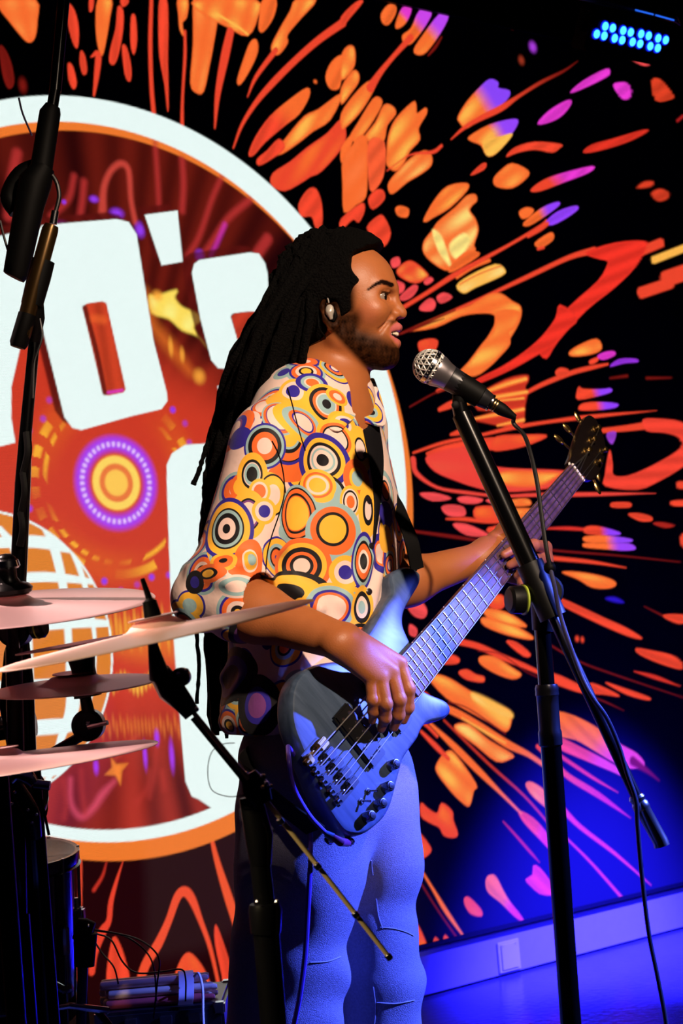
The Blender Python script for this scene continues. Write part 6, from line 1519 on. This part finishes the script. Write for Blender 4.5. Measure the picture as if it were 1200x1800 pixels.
# ------------------------------------------------------------------ microphone stands at the left
Yl = 2.60
ls = empty('microphone_stand', (float(at(10, 2100, Yl).x), Yl, RZ), 'black boom stand at the left edge, rising behind the cymbals to the slim microphone', 'microphone stand')
MB().tube([at(61, 590, Yl), at(45, 760, Yl), at(40, 850, Yl), at(33, 1000, Yl), at(26, 1100, Yl)], [.0085, .0095, .012, .0125, .0135], 14).obj('boom_tube', M_STB, ls)
for y0, y1, x0, x1 in ((760, 830, 47, 42), (830, 900, 41, 38), (900, 960, 37, 35)):
    MB().tube([at(x0, y0, Yl - .012), at((x0 + x1) / 2 + 5, (y0 + y1) / 2, Yl - .016), at(x1, y1, Yl - .012)], .006, 8, spline=4).obj('taped_lead', M_RUB, ls)
j_ = at(28, 1108, Yl); MB().lathe(j_ + Vector((0, .025, 0)), (0, -1, 0), [(0, .02), (.005, .025), (.045, .025), (.05, .02)], 24).tube([at(12, 1130, Yl), at(50, 1085, Yl)], .017, 14).obj('boom_joint', M_BLKG, ls)
k = unit(np.array([.96, -.25, .05])); kp = Vector(at(56, 1104, Yl - .02))
MB().tube([j_, kp], .010, 10).obj('knob_shaft', M_STB, ls)
kn_ = MB().lathe(kp, k, [(0, .013), (.002, .0165), (.018, .017), (.022, .013), (.023, .001)], 26).obj('joint_knob', M_BLKG, ls); MB().lathe(kp + Vector(k) * .008, k, [(0, .0166), (.0008, .0176), (.0022, .0176), (.003, .0166)], 26).obj('knob_ring', M_LIME, kn_)
MB().tube([at(34, 1100, Yl + .02), at(45, 1200, Yl + .02), at(50, 1335, Yl + .02), (at(50, 1335, Yl).x, Yl + .02, RZ + .05)], .0125, 14).obj('pole', M_STB, ls)
for kk in range(3):
    a = kk * 2.094 + .5; c_ = at(50, 1335, Yl).x; MB().tube([(c_, Yl + .02, RZ + .20), (c_ + .2 * math.cos(a), Yl + .02 + .2 * math.sin(a), RZ + .01)], .007, 8).obj('leg', M_STB, ls)
ls2 = empty('microphone_stand', (float(at(18, 1335, Yl + .07).x), Yl + .07, RZ), 'second black pole at the left edge, behind the joint with the green-ringed knob', 'microphone stand')
MB().tube([at(40, 1085, Yl + .07), at(20, 1150, Yl + .07), at(12, 1240, Yl + .07), at(30, 1335, Yl + .07), (at(30, 1335, Yl + .07).x, Yl + .07, RZ + .03)], .012, 12).obj('pole', M_STB, ls2)
MB().tube([at(-20, 1283, Yl + .10), at(62, 1272, Yl + .10)], .019, 14).obj('clamp_bar', M_STB, ls2)
for kk in range(3):
    a = kk * 2.094 + 1.5; c_ = at(30, 1335, Yl + .07).x; MB().tube([(c_, Yl + .07, RZ + .18), (c_ + .2 * math.cos(a), Yl + .07 + .2 * math.sin(a), RZ + .01)], .007, 8).obj('leg', M_STB, ls2)
# slim microphone pointing down, with clip
Ym = 2.56
pm = empty('slim_microphone', at(62, 500, Ym), 'slim dark condenser microphone pointing down, golden sheen along its barrel', 'microphone')
M_BRZ = mat('dark_bronze_barrel', (74, 54, 26), .3, .8)
MB().tube([at(91, 396, Ym), at(88, 404, Ym), at(60, 506, Ym), at(40, 585, Ym), at(33, 605, Ym), at(31, 610, Ym)], [.0105, .0125, .0128, .0128, .0128, .010], 24).obj('barrel', M_BRZ, pm)
MB().tube([at(48, 552, Ym), at(33, 604, Ym), at(31, 611, Ym)], [.0135, .0138, .011], 24).obj('capsule_grille', M_RUB, pm)
MB().tube([at(97, 371, Ym), at(93, 394, Ym)], .0058, 14).obj('connector', M_HW, pm)
MB().tube([at(98, 372, Ym), at(104, 345, Ym), at(100, 322, Ym), at(92, 308, Ym)], .0034, 10, spline=6).obj('lead', M_CABB, pm)
c2_ = empty('microphone_clip', at(62, 500, Ym + .01), 'black plastic clip gripping the slim downward microphone', 'clip')
MB().tube([at(76, 458, Ym + .006), at(69, 486, Ym + .006), at(56, 536, Ym + .006)], [.0175, .0178, .0165], 18).obj('jaw', M_RUB, c2_)
MB().tube([at(60, 528, Ym + .01), at(66, 560, Ym + .02), at(60, 598, Yl)], [.014, .011, .0095], 14).obj('swivel', M_RUB, c2_)
MB().lathe(at(53, 530, Ym - .005), (0, -1, 0), [(0, .008), (.004, .008), (.006, .004)], 14).obj('swivel_screw', M_STB, c2_)
MB().tube([at(70, 560, Ym), at(74, 590, Ym), at(66, 618, Ym), at(60, 640, Ym), at(58, 700, Ym)], .0020, 8, spline=6).obj('loop_of_lead', M_CABB, c2_)
# stout microphone hanging behind it
Yh = 2.75
hm = empty('hanging_microphone', at(50, 400, Yh), 'stout black microphone hanging upside down, silhouetted behind the slim one', 'microphone')
MB().tube([at(78, 292, Yh), at(62, 320, Yh), at(52, 360, Yh), at(28, 482, Yh), at(25, 488, Yh)], [.018, .027, .024, .0205, .017], 24).obj('mic_body', M_RUB, hm)
MB().tube([at(30, 372, Yh + .02), at(15, 345, Yh + .02), at(36, 306, Yh + .02), at(72, 290, Yh + .02)], .014, 12, spline=5).obj('cradle', M_RUB, hm)
MB().tube([at(0, 388, Yh), at(8, 420, Yh), at(14, 440, Yh)], .0022, 6, spline=4).obj('lead', M_CABB, hm)
ub = empty('overhead_boom', at(90, 200, Yh), 'black boom arm dropping from the top of the frame to the stout hanging microphone', 'boom arm')
MB().tube([at(138, -140, Yh), at(112, 0, Yh), at(97, 160, Yh)], .010, 12).obj('arm', M_STB, ub)
MB().tube([at(93, 186, Yh), at(88, 198, Yh), at(72, 300, Yh)], [.0125, .0175, .0185], 16).obj('arm_grip', M_RUB, ub); MB().tube([at(97, 158, Yh), at(92, 188, Yh)], .0095, 12).obj('arm_joint', M_STB, ub)
q_ = at(138, -140, Yh); MB().tube([q_, (q_.x, q_.y, HT)], .010, 12).obj('drop_pole', M_STB, ub)
MB().tube([at(33, 172, Yh), at(40, 200, Yh), at(56, 238, Yh)], .0018, 6, spline=4).obj('thin_lead', mat('violet_lead', (60, 30, 90), .5), ub)
# ------------------------------------------------------------------ lighting rig at the top right, power socket low on the wall
YT = 4.7
tr = empty('truss_rail', at(1117, 20, YT), 'dark ceiling rail catching a blue edge of light', 'rail')
c = Vector(at(1117, 18, YT)); D = Vector(WD); N = Vector(WN)
MB().tube([c - D * 2.2, c + D * .17], .0075, 12).obj('lower_chord', mat('blue_lit_rail', (90, 100, 150), .3, .6), tr)  # blue light on the tube is put into its colour
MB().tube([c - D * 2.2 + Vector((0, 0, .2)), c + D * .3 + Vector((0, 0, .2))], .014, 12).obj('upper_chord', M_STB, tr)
for k in range(12): MB().tube([c - D * (2.1 - k * .2) , c - D * (2.0 - k * .2) + Vector((0, 0, .2))], .005, 8).obj('brace', M_STB, tr)
for s in (-1.6, -.2): MB().tube([c + D * s + Vector((0, 0, .2)), (c.x + D.x * s, c.y + D.y * s, HT)], .01, 8).obj('hanger', M_STB, tr)
MB().tube([c + D * .16, c + D * .19 + Vector((0, 0, -.012)), c + D * .175 + Vector((0, 0, .012)), c + D * .13], .003, 8, spline=5).obj('cable_loop', M_CABB, tr)
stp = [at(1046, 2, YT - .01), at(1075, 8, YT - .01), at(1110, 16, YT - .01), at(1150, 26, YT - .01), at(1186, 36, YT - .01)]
for a_, b_ in zip(stp[:-1], stp[1:]): MB().tube([a_ + (b_ - a_) * .04, b_ - (b_ - a_) * .04], .0022, 8).obj('blue_edge_glow', mat('blue_edge_emission', (20, 60, 200), .3, emit=(40, 110, 255), estr=1.0), tr)  # added glowing tubes imitate blue light along the rail edge
fx = empty('led_wash_light', at(1108, 66, YT), 'rectangular LED stage lamp with two rows of glowing cyan lenses', 'stage light')
f = Vector(at(1108, 66, YT)); fn = (N + Vector((0, 0, -.5))).normalized(); fu = D.cross(fn).normalized(); fu = fu if fu.z > 0 else -fu
MB().box(f - fn * .035, D * .16, fu * .060, fn * .032, .006).obj('housing', M_STB, fx)
MB().box(f - fn * .035 - D * .168, D * .004, fu * .012, fn * .012, .001).box(f - fn * .035 + D * .168, D * .004, fu * .012, fn * .012, .001).obj('yoke_bolts', M_STB, fx)['kind'] = 'stuff'
MB().tube([f - D * .172 - fn * .03, f - D * .172 + Vector((0, 0, .055)), f + D * .172 + Vector((0, 0, .055)), f + D * .172 - fn * .03], .005, 8).obj('yoke', M_STB, fx)
M_LENS = mat('lit_cyan_lens', (40, 120, 200), .2, emit=(70, 196, 255), estr=2.2)
M_RIM = mat('lit_blue_reflector', (10, 20, 120), .3, emit=(10, 30, 255), estr=1.0)
LP = [(937, 95), (1000, 110), (1063, 122), (1123, 137), (907, 122), (970, 137), (1033, 150), (1095, 165)]
for x, y in LP:
    for s in (-1, 1):
        px_, py_ = 600 + x / 2 + s * 6.6, y / 2 + s * 1.6
        d = Vector(ray(px_, py_)); t = (f - Vector(CAM)).dot(fn) / d.dot(fn); p = Vector(CAM) + d * t
        rim = MB().lathe(p, fn, [(0, .0150), (.003, .0145), (.0034, .0115)], 18).obj('reflector', M_RIM, fx)
        MB().lathe(p + fn * .003, fn, [(0, .0116), (.002, .0108), (.0034, .005), (.0036, .001)], 18).obj('lens', M_LENS, rim)
sk = empty('power_socket', Vector(W0 + WD * -.8), 'white double-framed power socket on the grey kick board', 'socket')
u, v = wuv(np.array(893.), np.array(1680.), W0 + WN * .024); u = float(u); v = float(v)
M_SOC = mat('white_socket_plastic', (205, 200, 205), .35)
def wb(mb, du, dv, u_, v_, o0, o1, bev=.002):
    c = W0 + WD * (u + u_) + WN * (o0 + o1) / 2
    return mb.box((c[0], c[1], v + v_), D * du, N * (o1 - o0) / 2, Vector((0, 0, dv)), bev)
wb(MB(), .047, .048, 0, 0, .0245, .030).obj('frame_plate', M_SOC, sk)
wb(MB(), .036, .040, 0, .0, .0302, .034).obj('cover_flap', M_SOC, sk)
for q in (-.028, .028): wb(MB(), .004, .003, q, .036, .034, .0352, .0006).obj('hinge', M_SOC, sk)
